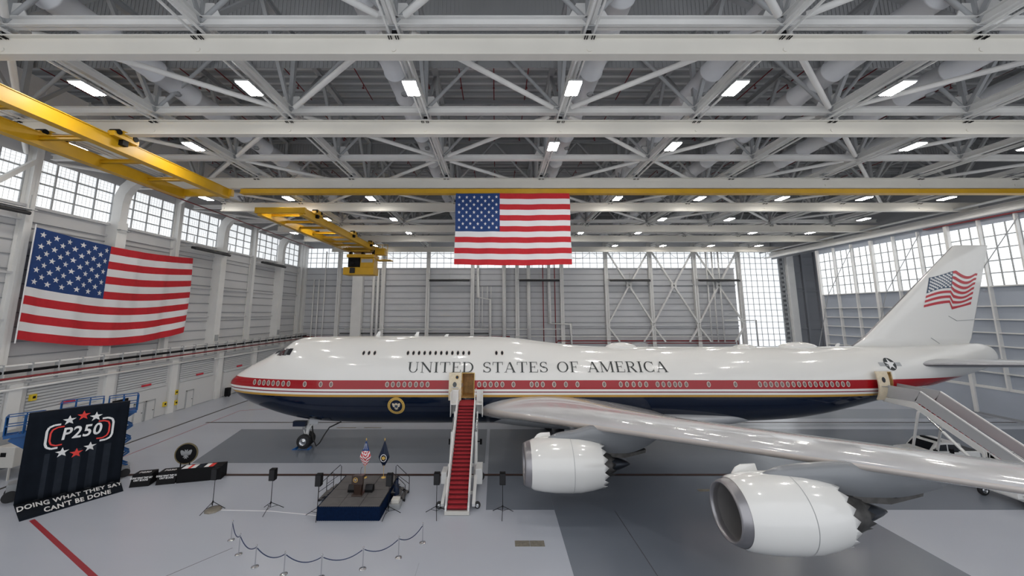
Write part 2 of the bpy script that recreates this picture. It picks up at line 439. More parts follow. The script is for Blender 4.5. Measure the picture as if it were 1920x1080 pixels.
# ---- back wall
b = MB(); b.box(XL, 53.4, YB, YB+.4, 0, SILL); b.box(XL, 78, YB, YB+.4, 26.8, 37)
z = 7.6
while z < 22:
    b.box(XL, 53.4, YB-.09, YB, z, z+.13, 1); z += 1.33
for z in (9.6, 18.6): b.box(XL, 53.4, YB-.30, YB, z-.12, z+.12)
b.box(XL, 53.4, YB-.35, YB, SILL-.2, SILL)
struct(b.build('wall_back', ['clad', 'flash']))
b = MB(); b.box(63.6, 78, YB, YB+.4, 0, 27)
z = 2.0
while z < 26: b.box(63.6, 78, YB-.14, YB, z, z+.16, 1); z += 1.75
for z in (9, 17.2): b.box(63.6, 78, YB-.3, YB, z-.1, z+.1)
for x in (65.4, 68.6, 71.6, 75): b.box(x-.22, x+.22, YB-.5, YB, 0, 27)
struct(b.build('wall_back_right', ['clad_unlit', 'flash']))  # same cladding as the back wall, shade put into its colour
bx = [-5.2+9.9*i for i in range(-3, 7)]
ex = [XL+.2]+bx
for a, c in zip(ex, ex[1:]):
    if c-a < 3: continue
    window((a+.2, YB-.02), (c-.2, YB-.02), SILL, 26.8, 'X', 6, (SILL+1.1, SILL+2.2, SILL+3.3), -1)
window((54.6, YB-.02), (63.4, YB-.02), 0, 26.8, 'X', 7, [1.3*i for i in range(1, 21)], -1)
for i, x in enumerate(bx):
    t = thing('wall_column', (x, YB-.4, 0), 'white wide-flange column on the back wall, %s from the left corner' % ORD[i], 'column', 'back wall columns')
    MB().ibeam((x, YB-.45, 0), (x, YB-.45, 28), .8 if i != 1 else .8, .7, .06, up=(0, 1, 0)).build('shaft', 'steel', t)
t = thing('wall_column', (-30.5, YB-.9, 0), 'broad white box column left of the yellow crane trolley on the back wall', 'column')
MB().box(-31.6, -29.4, YB-1.3, YB-.1, 0, 27).build('shaft', 'steel', t)
t = thing('wall_column', (XL+.6, YB-.6, 0), 'white column in the back left corner of the hall', 'column')
MB().box(XL, XL+1.1, YB-1.1, YB, 0, 28).build('shaft', 'steel', t)
t = thing('wall_column', (64.2, 79.4, 0), 'tall white corner column between the full-height glazing and the dark wall', 'column')
MB().box(63.9, 65.3, 78.9, 80.0, 0, 26.2).build('shaft', 'steel', t)
b = MB(); z = .3
while z < 25.6: b.box(62.8, 63.5, 79.6, 79.75, z, z+.5); z += 1.0
b.box(62.5, 62.75, 79.6, 79.8, 0, 26); b.box(63.6, 63.8, 79.6, 79.8, 0, 26); b.build('ladder_track', 'cart_grey', t)
for i, (x0, x1) in enumerate([(24.5, 34.4), (34.4, 44.3), (44.3, 54.2)]):
    t = thing('cross_brace', ((x0+x1)/2, YB-.8, 0), 'white cross bracing between columns on the back wall, %s bay from the left' % ORD[i], 'bracing', 'back wall cross bracing')
    y = YB-.75; xm = (x0+x1)/2
    for (a, c) in [((x0, y, 26.6), (xm, y, 18.4)), ((x1, y, 26.6), (xm, y, 18.4)), ((xm, y, 18.4), (x0, y, 10.0)), ((xm, y, 18.4), (x1, y, 10.0)), ((x0, y, 9.4), (xm-2.6, y, 6.2)), ((x1, y, 9.4), (xm+2.6, y, 6.2))]:
        MB().bar(a, c, .32, .32).build('diagonal', 'steel', t)
    MB().box(xm-.6, xm+.6, y-.12, y+.12, 17.9, 18.9).build('gusset_plate', 'steel', t)
# vertical services on the back wall
def vp(x, z0, z1, r, m, label, y=YB-.75, top=None):
    pts = [(x, y, z0), (x, y, z1)] if top is None else top
    pipe_run('riser_pipe', pts, r, m, label)
vp(-27.1, 5, 20.5, .3, 'steel', 'left one of two fat white risers below the crane trolley on the back wall')
vp(-26.1, 5, 22, .3, 'steel', 'right one of two fat white risers below the crane trolley on the back wall')
vp(0, 0, 0, .3, 'steel', 'white stepped riser beside the column left of the hall centre', top=[(-4.0, YB-.8, 26), (-4.0, YB-.8, 15.8), (-1.3, YB-.8, 15.3), (-1.3, YB-.8, 4)])
for i, x in enumerate((-3.7, -3.0, -1.9, -1.1)):
    vp(x, 9.2 if i < 2 else 15.5, 18.2, .1, 'steel', 'thin white pipe in the cluster left of the wide risers, %s from the left' % ORD[i])
vp(1.8, 4, 26, .42, 'steel', 'wide white riser under the hanging flag, left one of two')
vp(7.2, 4, 26, .42, 'steel', 'wide white riser under the hanging flag, right one of two')
vp(0, 0, 0, .36, 'steel', 'white riser that steps right near its foot, right of the red pipes', top=[(11.7, YB-.8, 26), (11.7, YB-.8, 10.1), (16.3, YB-.8, 10.0), (16.3, YB-.8, 4)])
vp(10.4, 5, 26, .1, 'red_pipe', 'left one of two vertical red sprinkler pipes on the back wall')
vp(13.0, 5, 26, .1, 'red_pipe', 'right one of two vertical red sprinkler pipes on the back wall')
for i, x in enumerate((-40.3, -39.2, -37.9)):
    vp(x, 4, 19.8 if i < 2 else 26, .13, 'steel', 'thin white riser in the back left corner, %s from the corner' % ORD[i])
vp(46.9, 6, 26, .16, 'steel', 'white riser left of the full-height glazing, left one'); vp(48.2, 6, 26, .16, 'steel', 'white riser left of the full-height glazing, middle one')
vp(49.6, 6, 26, .16, 'steel', 'white riser left of the full-height glazing, right one')
vp(0, 0, 0, .14, 'steel', 'white pipe loop standing in front of the full-height glazing', top=[(49.9, YB-.8, 10.8), (56.8, YB-.8, 10.8), (56.8, YB-.8, 2)])
pipe_run('wall_pipe', [(XL+1, YB-.7, 7.3), (3.0, YB-.7, 7.3), (3.0, YB-.7, 6.3)], .12, 'red_pipe', 'dark red pipe along the back wall above the aircraft nose')
pipe_run('wall_pipe', [(13, YB-.7, 5.6), (13.4, YB-.7, 6.4), (52.5, YB-.7, 6.4), (52.5, YB-.7, 4)], .14, 'red_pipe', 'upper dark red pipe along the back wall behind the rear fuselage')
pipe_run('wall_pipe', [(14, YB-.7, 5.4), (14.4, YB-.7, 5.9), (52.0, YB-.7, 5.9)], .09, 'red_pipe', 'lower dark red pipe along the back wall behind the rear fuselage')
pipe_run('wall_pipe', [(-34, YB-.7, 8.0), (-1.6, YB-.7, 8.0), (-1.6, YB-.7, 7.4)], .1, 'black', 'black conduit on the back wall above the left red pipe')
pipe_run('wall_pipe', [(-33, YB-.75, 8.9), (14.2, YB-.75, 8.9)], .12, 'steel', 'white horizontal pipe low on the back wall, left half')
pipe_run('wall_pipe', [(4, YB-.75, 7.3), (53, YB-.75, 7.3)], .10, 'steel', 'white horizontal pipe low on the back wall, right half')
# festoon cable in front of the back windows
b = MB(); pts = []
x = -24
while x < 56:
    for i in range(9): t_ = i/8; pts.append((x+5.6*t_, YB-2.5, 26.0-1.9*4*t_*(1-t_)))
    x += 5.6
b.path(pts, .035, 5); tag(b.build('festoon_cable', 'steel_grey'), 'thin cable hanging in loops before the back windows', 'cable')
# ---- right side: sliding hangar doors
b = MB(); b.box(XR, XR+.5, -12, 67.7, 0, 3.4); b.box(XR+.25, XR+.5, -12, 67.7, 3.4, 15.8); b.box(XR+.2, XR+.5, -12, 67.7, 23.3, 24.3)
b.box(XR-.05, XR+.3, -12, 67.7, 3.3, 3.6, 1)
for z in (5.3, 6.9, 8.5, 10.1, 11.7, 13.3, 15.7): b.box(XR-.1, XR+.3, -12, 67.7, z-.07, z+.07, 1)
y = 67.5; i = 0
while y > -10:
    wv = .16 if i % 3 else .36
    b.box(XR-.22, XR+.3, y-wv/2, y+wv/2, 3.4 if i % 3 else .2, 24.0, 1); y -= 3.3; i += 1
b.box(XR-.15, XR, -12, 67.7, 0, .25, 2)
b.box(XR+1.6, XR+1.9, -12, 81, 24.3, 37, 2)
struct(b.build('wall_right', ['door_clad', 'steel', 'flash']))
y = 67.5; i = 0
while y > 4:
    window((XR+.3, y-3.22), (XR+.3, y-.08), 15.8, 23.3, 'Y', 3, (17.3, 18.8, 20.3, 21.8), -1); y -= 3.3
y = 66; i = 0
while y > 20:
    o = tag(MB().tube((XR-.3, y, 15.5), (XR-.3, y-5.5, 23.5), .05).tube((XR-.3, y, 15.5), (XR-.3, y+4, 3.5), .05).build('door_stay', 'steel_grey'), 'thin diagonal tie rod on the hangar doors, %s from the far end' % ORD[i], 'tie rod', 'tie rods on the hangar doors'); y -= 9.9; i += 1
t = thing('door_track', (XR+.6, 40, 24), 'white overhead rail carrying the hangar doors on the right', 'rail')
MB().ibeam((XR+.5, -10, 25.0), (XR+.5, 80, 25.0), .9, 1.0, .1).build('rail_beam', 'steel', t)
MB().box(XR-.8, XR-.3, -10, 80, 24.3, 24.6).build('lower_flange', 'steel', t)
MB().tube((XR-1.6, -10, 25.6), (XR-1.6, 80, 25.6), .16).build('conduit', 'steel_grey', t)
MB().box(XR-.4, XR+.1, -10, 50, 24.0, 24.12).build('red_strip', 'red_pipe', t)
b = MB()
b.box(76.5, 76.9, 50, 81, 0, 37)
struct(b.build('wall_right_pocket', 'clad_unlit'))

# ================================================================ ROOF STRUCTURE
KX = list(range(-3, 7)); JY = list(range(-1, 8))
def TX(k): return -5.2+9.95*k
def TY(j): return 16.7+8.2*j
ZB, ZT = 27.25, 32.9
# trusses running towards the back wall
proto = thing('roof_truss', (TX(-3), 35, ZB), 'x', 'roof truss', 'white roof trusses running towards the back wall')
x = TX(-3)
MB().ibeam((x, -6, ZB), (x, 80.5, ZB), .42, .5, .05).build('bottom_chord', 'steel', proto)
MB().ibeam((x, -6, ZT), (x, 80.5, ZT), .42, .5, .05).build('top_chord', 'steel_grey', proto)
b = MB(); b.box(x-.28, x-.2, -6, 80.5, ZB-.62, ZB-.5); b.box(x+.2, x+.28, -6, 80.5, ZB-.62, ZB-.5); b.build('cable_tray', 'steel', proto)
for j in range(-2, 8):
    y = TY(j)
    MB().bar((x, y, ZB), (x, y, ZT), .3, .3).build('web_post', 'steel_grey', proto)
    if j < 7:
        MB().bar((x, y, ZB), (x, y+4.1, ZT), .24, .24).build('web_diagonal', 'steel_grey', proto)
        MB().bar((x, y+8.2, ZB), (x, y+4.1, ZT), .24, .24).build('web_diagonal', 'steel_grey', proto)
    MB().prism([(x-.03, y-1.0, ZB+.2), (x-.03, y+1.0, ZB+.2), (x-.03, y+.5, ZB+1.1), (x-.03, y-.5, ZB+1.1)], (.06, 0, 0)).build('gusset_plate', 'steel', proto)
for i, k in enumerate(KX):
    o = proto if i == 0 else copy_tree(proto)
    o.location.x = TX(k); o['label'] = 'white lattice roof truss running towards the back wall, %s from the left' % ORD[i]
# cross trusses
proto = thing('cross_truss', (0, TY(-1), ZB), 'x', 'roof truss', 'white trusses crossing the hall from side to side')
y = TY(-1)
MB().ibeam((-42.5, y, ZB), (62, y, ZB), .42, .5, .05).build('bottom_chord', 'steel', proto)
MB().ibeam((-42.5, y, ZT), (62, y, ZT), .36, .4, .05).build('top_chord', 'steel_grey', proto)
for k in range(-3, 7):
    x = TX(k)
    MB().tube((x, y, ZB), (x+4.97, y, ZT), .13).build('web_diagonal', 'steel_grey', proto)
    MB().tube((x, y, ZB), (x-4.97, y, ZT), .13).build('web_diagonal', 'steel_grey', proto)
    MB().prism([(x-1.1, y, ZB+.2), (x+1.1, y, ZB+.2), (x+.6, y, ZB+1.15), (x-.6, y, ZB+1.15)], (0, .06, 0)).build('gusset_plate', 'steel', proto)
for i, j in enumerate(JY):
    o = proto if i == 0 else copy_tree(proto)
    o.location.y = TY(j); o['label'] = 'white lattice truss crossing the hall, %s from the camera' % ORD[i]
# diagonal pipes in the plane of the bottom chords
pb = {}
n = 0
for k in range(-3, 7):
    for j in range(-1, 7):
        if (k+j) % 2: continue
        for d in (-1, 1):
            if not (-4 <= k+d <= 6): continue
            for dj in (1, -1):
                if not (-1 <= j+dj <= 7): continue
                a = V(TX(k), TY(j), ZB-.05); c = V(TX(k+d), TY(j+dj), ZB-.05)
                if dj == -1: continue
                pb.setdefault(j, []).append((a, c))
        for d in (-1, 1):
            if -4 <= k+d <= 6 and j-1 >= -2:
                pb.setdefault(j-1, []).append((V(TX(k+d), TY(j-1), ZB-.05), V(TX(k), TY(j), ZB-.05)))
for j in sorted(pb):
    seen = set(); t = thing('roof_bracing', (0, TY(j)+4.1, ZB), 'white zigzag pipe bracing under the roof, %s strip from the camera' % ORD[j+2], 'bracing', 'white pipe bracing under the roof')
    for a, c in pb[j]:
        key = tuple(sorted((round(a.x, 1), round(c.x, 1))))+(round(min(a.y, c.y)),)
        kk = (round(a.x, 1), round(a.y, 1), round(c.x, 1), round(c.y, 1))
        if kk in seen: continue
        seen.add(kk)
        d = (c-a).normalized(); MB().tube(a+d*.9, c-d*.9, .17, n=12).build('brace_pipe', 'steel', t)
# crane runway beams
CB = [16.8, 25.05, 36.6, 45.3, 57.4, 65.5, 77.0]
for i, y in enumerate(CB):
    t = thing('runway_beam', (13, y, 25.95), 'deep cream beam hung under the roof trusses, %s from the camera' % ORD[i], 'beam', 'cream runway beams')
    MB().ibeam((-35.3 if i else -42, y, 25.95), (62.4, y, 25.95), .5, 1.1, .06).build('beam', 'beam', t)
    for k in KX:
        x = TX(k); b = MB()
        b.box(x-.32, x+.32, y-.12, y+.12, 26.5, 26.62); b.box(x-.1, x+.1, y-.06, y+.06, 26.6, 27.05); b.box(x-.3, x+.3, y-.25, y+.25, 26.95, 27.02)
        b.box(x-.12, x+.12, y-.1, y+.1, 26.68, 26.85, 1)
        for q in (-.24, -.12, .12, .24): b.tube((x+q, y-.05, 26.38), (x+q, y-.27, 26.38), .03, n=6, mi=1)
        b.tube((x, y-.02, 25.8), (x, y-.07, 25.8), .12, n=10, mi=2)
        b.build('hanger', ['steel_grey', 'black', 'beam'], t)
# round air ducts
for i, x in enumerate((-24.0, -7.1, 6.7, 15.2, 23.7, 32.0, 39.0)):
    prof = []; y = 2.0
    while y < 77:
        prof += [(.74, y), (.74, y+2.9), (.80, y+2.93), (.80, y+3.05)]; y += 3.08
    t = thing('air_duct', (x, 40, 29.4), 'fat round white air duct high in the roof, %s from the left' % ORD[i], 'duct', 'round roof ducts')
    MB().lathe(prof, (x, 0, 29.4), 'Y', 24).build('duct_tube', 'duct', t)
    b = MB()
    for y in range(7, 76, 9): b.lathe([(.22, 0), (.26, .12), (.1, .2)], (x+.3, y, 28.55), 'Z', 12); b.tube((x+.3, y, 28.6), (x+.3, y, 28.9), .16)
    b.build('air_nozzle', 'steel_grey', t)
# sprinkler lines
i = 0
for k in range(-13, 19):
    x = -.2+3.0*k+.0
    b = MB(); b.tube((x, 26, 33.35), (x, 80, 33.35), .05, n=6); b.tube((x, 2, 36.2), (x, 24.5, 36.2), .05, n=6)
    t = thing('sprinkler_pipe', (x, 40, 33.3), 'thin dark red sprinkler pipe below the roof deck, %s from the left' % (ORD[i] if i < 30 else 'rightmost' if k == 18 else 'second rightmost'), 'pipe', 'roof sprinkler pipes'); i += 1
    y = 3.6
    while y < 79:
        zz = 36.2 if y < 24.6 else 33.35
        b.tube((x, y, zz), (x, y, zz-.35), .035, n=5); b.box(x-.08, x+.08, y-.08, y+.08, zz-.42, zz-.36); y += 3.4
    b.build('pipe', 'red_pipe', t)
pipe_run('sprinkler_main', [(-41, 11.0, 31.5), (-23.9, 11.0, 31.5), (-23.9, 11.0, 28.5), (62, 11.0, 28.5)], .09, 'red_pipe', 'red sprinkler main crossing the hall close above the camera')
# air handling box in the left roof
t = thing('air_duct', (-36, 30, 30.5), 'big square grey-white duct high in the left part of the roof', 'duct')
b = MB().box(-38.6, -36.2, 4, 52, 28.8, 31.0)
for y in range(6, 52, 3): b.box(-38.7, -36.1, y, y+.08, 28.7, 31.1)
b.build('duct_body', 'duct', t)
# roof lamps
LAMPS = [(20.6, [-3, -2, -1, 0, 1, 2, 3, 4], 'nearest'), (28.5, [-4+1, -2, 1, 2, 4, 5], 'second nearest'), (42.4, [-3, -2, -1, 1, 2, 3, 4, 5, 6], 'third nearest'),
         (52.4, [-2, -1, 3, 4, 6], 'fourth nearest'), (61.6, [-3, -1, 2, 3, 5, 6], 'fifth nearest'), (74.0, [-2, 0, 3, 4, 5, 6], 'farthest'), (9, [-2, 0, 2, 4], 'overhead')]
proto = None
for (yl, ks, nm) in LAMPS:
    for i, k in enumerate(ks):
        lb = 'bright twin roof lamp, %s from the left in the row %s the camera' % (ORD[i], nm)
        if nm in ('farthest', 'overhead'): lb = lb.replace('row %s the camera' % nm, '%s row' % nm)
        if proto is None:
            proto = thing('roof_lamp', (0, 0, 0), lb, 'lamp', 'roof lamps')
            o = MB().box(-.42, .42, -.75, .75, .05, .17).build('housing', 'steel_grey', proto)
            for s in (-1, 1): MB().box(s*.21-.16, s*.21+.16, -.68, .68, .0, .05).build('lens', 'lamp', proto)
            MB().box(-.05, .05, -.05, .05, .17, .5).build('stem', 'steel_grey', proto)
            o = proto
        else: o = copy_tree(proto)
        o.location = (TX(k)+(0 if nm != 'second nearest' else 0), yl, 26.15); o['label'] = lb
# ---- yellow cranes
def crane(xa, xb, y0, y1, zt, dp, label, ties, trol):
    t = thing('overhead_crane', ((xa+xb)/2, (y0+y1)/2, zt), label, 'crane')
    for x in (xa, xb):
        b = MB(); b.box(x-.32, x+.32, y0, y1, zt-dp, zt-dp+.06); b.box(x-.28, x+.28, y0, y1, zt-.06, zt); b.box(x-.22, x+.22, y0, y1, zt-dp+.06, zt-.06)
        b.build('girder', 'yellow', t)
    y = y0+2.0
    while y < y1-1: MB().ibeam((xa, y, zt-.42), (xb, y, zt-.42), .3, .3, .05).build('cross_tie', 'yellow', t); y += ties
    for y in (y0, y1): MB().box(xa-.5, xb+.5, y-.22, y+.22, zt-dp*.75, zt-.02).build('end_tie', 'yellow', t, bevel=.03)
    for y in trol:
        for x in (xb+.35, xa-.35):
            b = MB(); b.box(x-.25, x+.25, y-.9, y+.9, zt-.1, zt+.25); b.box(x-.3, x+.3, y-.35, y+.35, zt+.2, zt+.5)
            for q in (-.6, .6): b.tube((x-.3, y+q, zt+.28), (x+.3, y+q, zt+.28), .2, mi=1)
            b.box(x-.2, x+.2, y-.2, y+.2, zt-.5, zt-.1, 1); b.build('trolley_wheelset', ['yellow', 'black'], t)
    return t
t1 = crane(-32.2, -27.6, 6, 36.0, 25.1, .95, 'yellow twin-girder crane bridge running along the upper left of the hall', 4.0, (16.8, 25.05))
t2 = crane(-28.3, -23.3, 42.2, 69.5, 25.0, .95, 'yellow twin-girder crane bridge in the back left with the trolley at its end', 3.4, (45.3, 57.4, 65.5))
b = MB(); b.box(-26.6, 62.2, 36.35, 36.85, 24.85, 25.3); b.box(-26.6, 62.2, 36.25, 36.95, 24.8, 24.86)
t = thing('crane_rail', (17, 36.6, 24.8), 'long thin yellow crane rail spanning the hall above the hanging flag', 'crane rail')
b.build('rail', 'yellow', t)
t = thing('crane_trolley', (-26, 68, 19.8), 'yellow crane trolley with cab and hoist hanging at the back left', 'crane trolley')
MB().box(-27.6, -22.6, 66.2, 69.4, 22.6, 23.2).build('carriage', 'yellow', t, bevel=.05)
MB().box(-27.0, -23.4, 66.6, 69.0, 23.7, 24.1).build('carriage', 'yellow_dark', t, bevel=.05)
MB().box(-28.2, -22.6, 66.4, 69.2, 19.4, 20.8).build('cab_floor', 'yellow', t, bevel=.08)
MB().box(-25.2, -22.7, 66.7, 69.0, 20.8, 22.6).build('cab', 'yellow', t, bevel=.05)
b = MB(); b.box(-25.0, -22.9, 66.64, 66.7, 21.7, 22.35); b.build('cab_window', 'steel_grey', t)
b = MB(); b.box(-27.5, -25.4, 66.8, 68.6, 20.9, 22.6); b.tube((-26.9, 66.7, 21.6), (-26.9, 68.8, 21.6), .55); b.box(-27.3, -25.6, 66.7, 67, 22.0, 22.9); b.build('hoist', 'black', t)
b = MB(); b.box(-26.9, -26.0, 66.2, 66.4, 19.7, 20.7); b.build('control_box', 'dark_metal', t)
b = MB()
for x in (-27.3, -25.0, -23.0): b.box(x-.12, x+.12, 67.6, 68, 23.2, 24.2); b.tube((x-.2, 67.2, 23.5), (x+.2, 67.2, 23.5), .28)
b.build('suspension', 'black', t)
b = MB(); b.box(-22.4, -19.6, 66.6, 68.6, 22.1, 22.25); b.box(-22.6, -20.8, 66.8, 68.2, 23.2, 24.4)
for x in (-22.3, -21.2, -20.2): b.box(x-.04, x+.04, 66.6, 66.7, 22.2, 25.0)
for z in (23.0, 24.0, 25.0): b.box(-22.3, -20.2, 66.6, 66.7, z-.04, z+.04)
b.build('service_platform', 'yellow', t)

# ================================================================ THE AIRCRAFT
YC = 36.4
ZTOP = [(-25.45, 5.98), (-25.40, 6.16), (-25.03, 6.55), (-23.62, 7.50), (-21.96, 8.38), (-20.95, 9.0), (-20.30, 9.30), (-19.5, 9.88), (-18.6, 10.12), (-17.4, 10.20), (-10, 10.25), (0, 10.20),
        (2.3, 10.02), (4.0, 9.80), (6.0, 9.56), (8.4, 9.33), (10.5, 9.24), (20, 9.22), (30, 9.24), (38, 9.32), (44, 9.46), (47, 9.56), (48.0, 9.40), (48.5, 9.0), (48.75, 8.45)]
ZBOT = [(-25.45, 5.86), (-25.40, 5.52), (-24.87, 4.98), (-23.93, 4.45), (-22.71, 3.92), (-21.54, 3.54), (-20.38, 3.19), (-19.2, 2.90), (-17.5, 2.60), (-15.8, 2.44), (-12.4, 2.34), (-5, 2.30),
        (22, 2.40), (27.0, 2.62), (29.8, 2.98), (32.4, 3.52), (35.0, 4.10), (37.4, 4.62), (41.8, 5.68), (45.85, 6.72), (48.2, 7.5), (48.6, 7.8), (48.75, 8.05)]
HWID = [(-25.45, .08), (-25.40, .38), (-25.0, .82), (-24, 1.42), (-22.7, 1.95), (-21, 2.45), (-19, 2.85), (-17, 3.1), (-15, 3.22), (-12, 3.25), (26, 3.25), (30, 3.15), (34, 2.85), (38, 2.4), (42, 1.85), (46, 1.15), (48.3, .6), (48.75, .2)]
ZCEN = [(-25.45, 5.92), (-24, 5.85), (-20, 5.55), (-16, 5.45), (26, 5.45), (31, 5.8), (37, 6.75), (42, 7.6), (47, 8.3), (48.75, 8.25)]
def fus(x): return interp(ZTOP, x), interp(ZBOT, x), interp(HWID, x), interp(ZCEN, x)
def half(x, z):
    zt, zb, wd, zc = fus(x)
    q = (z-zc)/(zt-zc) if z > zc else (zc-z)/(zc-zb)
    return wd*math.sqrt(max(0, 1-min(1, q*q)))
def skin(x, z, off=.02, side=-1):
    h = half(x, z); h2 = half(x, z+.05)
    n = Vector((0, .05, -(h2-h))).normalized()   # outward for +y side
    p = Vector((x, h, z)) + n*off
    return Vector((p.x, YC+side*p.y, p.z))
plane = thing('airliner', (0, YC, 0), 'large white, red and navy four-engine jet airliner parked across the hall', 'airplane')
xs = [-25.45, -25.43, -25.40, -25.34, -25.25, -25.12, -24.95]
x = -24.7
while x < -16: xs.append(x); x += .28
while x < 46.5: xs.append(x); x += .7
xs += [47, 47.4, 47.8, 48.1, 48.35, 48.55, 48.68, 48.75]
NR = 72
rings = []
for x in xs:
    zt, zb, wd, zc = fus(x); r = []
    for k in range(NR):
        a = 2*PI*k/NR; c, s_ = math.cos(a), math.sin(a)
        r.append((x, YC+wd*s_, zc+(zt-zc)*c if c > 0 else zc+(zc-zb)*c))
    rings.append(r)
fo = MB().loft(rings, cap=True).build('fuselage', ['livery', 'cabin'], plane)
DOORS = [(-2.98, -1.95, 5.12, 7.18), (34.55, 35.55, 5.2, 7.2)]
for (x0, x1, z0, z1) in DOORS:
    cut = MB().box(x0, x1, YC-5, YC-1.2, z0, z1).build('cut', ['cabin'], None)
    bo = fo.modifiers.new('b', 'BOOLEAN'); bo.operation = 'DIFFERENCE'; bo.object = cut; bo.solver = 'EXACT'
    try: bo.material_mode = 'TRANSFER'
    except Exception: pass
    bpy.context.view_layer.update()
    me = bpy.data.meshes.new_from_object(fo.evaluated_get(bpy.context.evaluated_depsgraph_get()))
    fo.modifiers.clear(); fo.data = me; bpy.data.objects.remove(cut)
for p in fo.data.polygons:
    if p.material_index: p.use_smooth = False
# doorway frame, open door slabs, crew of fittings
for (x0, x1, z0, z1), dx, warm in zip(DOORS, (-1.12, -.95), (0, 1)):
    b = MB(); N = 8
    for xa in (x0-.05, x1): 
        for i in range(N):
            za = z0+(z1-z0)*i/N; zb_ = z0+(z1-z0)*(i+1)/N
            b.add([skin(xa, za, .03), skin(xa+.05, za, .03), skin(xa+.05, zb_, .03), skin(xa, zb_, .03)], [(0, 1, 2, 3)])
    b.add([skin(x0-.05, z1, .03), skin(x1+.05, z1, .03), skin(x1+.05, z1+.06, .03), skin(x0-.05, z1+.06, .03)], [(0, 1, 2, 3)])
    fr_ = b.build('doorway_frame', 'gold', plane)
    def slab(off, n=8, xa=x0+dx, xb=x1+dx+.06):
        return [[skin(xa+(xb-xa)*i/4, z0-.02+(z1-z0+.04)*k/n, off) for i in range(5)] for k in range(n+1)]
    b = MB(); b.loft(slab(.42), closed=False); b.loft(slab(.54), closed=False)
    A = slab(.42); B = slab(.54)
    ra = [A[0][i] for i in range(5)]+[A[k][4] for k in range(1, 9)]+[A[8][i] for i in range(3, -1, -1)]+[A[k][0] for k in range(7, 0, -1)]
    rb = [B[0][i] for i in range(5)]+[B[k][4] for k in range(1, 9)]+[B[8][i] for i in range(3, -1, -1)]+[B[k][0] for k in range(7, 0, -1)]
    b.loft([ra, rb], smooth=False)
    d = b.build('cabin_door', 'cabin_lining', plane); d['label'] = 'open cream-lined cabin door at the rear stairs' if warm else 'open cream-lined cabin door at the red-carpeted stairs'
    xm = (x0+x1)/2+dx
    MB().add([skin(xm+.17*math.cos(2*PI*k/16), z0+1.42+.2*math.sin(2*PI*k/16)-(.25 if not warm else 0), .56) for k in range(16)], [tuple(range(16))]).build('door_window', 'glass_dark', d)
    if not warm:
        for r, mm in ((.16, 'gold'), (.12, 'navy')):
            MB().add([skin(xm+.2+r*math.cos(2*PI*k/16), z0+1.72+r*math.sin(2*PI*k/16), .565+(.2-r)*.1) for k in range(16)], [tuple(range(16))]).build('door_seal', mm, d)
    b = MB(); b.bar(skin(xm-.3, z0+.95, .6), skin(xm+.3, z0+.95, .6), .06, .06); b.build('door_handle', 'alu', d)
    b = MB(); b.bar(skin(x0+dx+.9, z0+1.1, .35), skin(x0+.05, z0+1.1, -.05), .08, .3); b.build('door_hinge', 'alu', d)
# windows
def px_x(u, Y=33.2, v=721):   # lateral position on the near side of the fuselage
    return (u-930)/680/(.9904+(v-490)/680*.1383)*Y
def cabin_window(x, z, rx, rz, glass):
    b = MB(); N = 16
    o = [skin(x+rx*math.cos(2*PI*k/N), z+rz*math.sin(2*PI*k/N), .025) for k in range(N)]
    i_ = [skin(x+rx*.70*math.cos(2*PI*k/N), z+rz*.76*math.sin(2*PI*k/N), .03) for k in range(N)]
    b.loft([o, i_], 0, smooth=False)
    b.add(i_, [tuple(range(N))], 1); return b.build('cabin_window', ['rim', glass], plane)
MAIN = [476.7, 485.8, 494.4, 503, 512, 521, 531, 541, 570, 601, 620.7, 726, 736.7, 747.3, 758.3, 769, 780, 791, 801.7, 898.5, 909, 920, 931, 942, 962.7, 996.7, 1006.7, 1017.7, 1039, 1061, 1082.7,
        1133, 1164, 1175.7, 1188, 1200, 1211.7, 1233, 1244, 1255, 1266, 1275, 1287, 1329, 1379]+[1425+10.5*i for i in range(17)]
for i, u in enumerate(MAIN):
    x = px_x(u)
    if x < -18: x = px_x(u, 36.4-half(x, 6.2)) ; x = px_x(u, 36.4-half(x, 6.2))
    cabin_window(x, 6.27, .17, .24, 'blind')
for u in [682, 692, 702.7]+[765+10.4*i for i in range(12)]+[930.7, 941.5]:
    x = px_x(u, 34.1, 662); cabin_window(x, 8.86, .155, .215, 'glass_dark')
# cockpit windscreens
def patch(x0, x1, z0, z1, side, sl=0, n=4, off=.03):
    b = MB(); rows = []
    for k in range(n+1):
        f = k/n; rows.append([skin(x0+(x1-x0)*i/n+sl*f, z0+(z1-z0)*f, off, side) for i in range(n+1)])
    return b.loft(rows, closed=False)
for side in (-1, 1):
    for (xa, xb, z0, z1, sl) in [(-20.62, -20.02, 8.55, 9.05, .32), (-19.95, -19.45, 8.6, 9.16, .22), (-19.4, -19.02, 8.65, 9.2, .1)]:
        b = patch(xa, xb, z0, z1, side, sl); b.build('cockpit_window', 'glass_dark', plane)
    rows = []
    for k in range(5):
        f = k/4; xx = -20.95+.75*f; ztp = interp(ZTOP, xx); hh = []
        for i in range(5):
            t_ = .06+.42*i/4; zt, zb, wd, zc = fus(xx); hh.append(Vector((xx-.02, YC+side*wd*math.sin(t_), zc+(zt-zc)*math.cos(t_)+.03)))
        rows.append(hh)
    MB().loft(rows, closed=False).build('cockpit_window', 'glass_dark', plane)
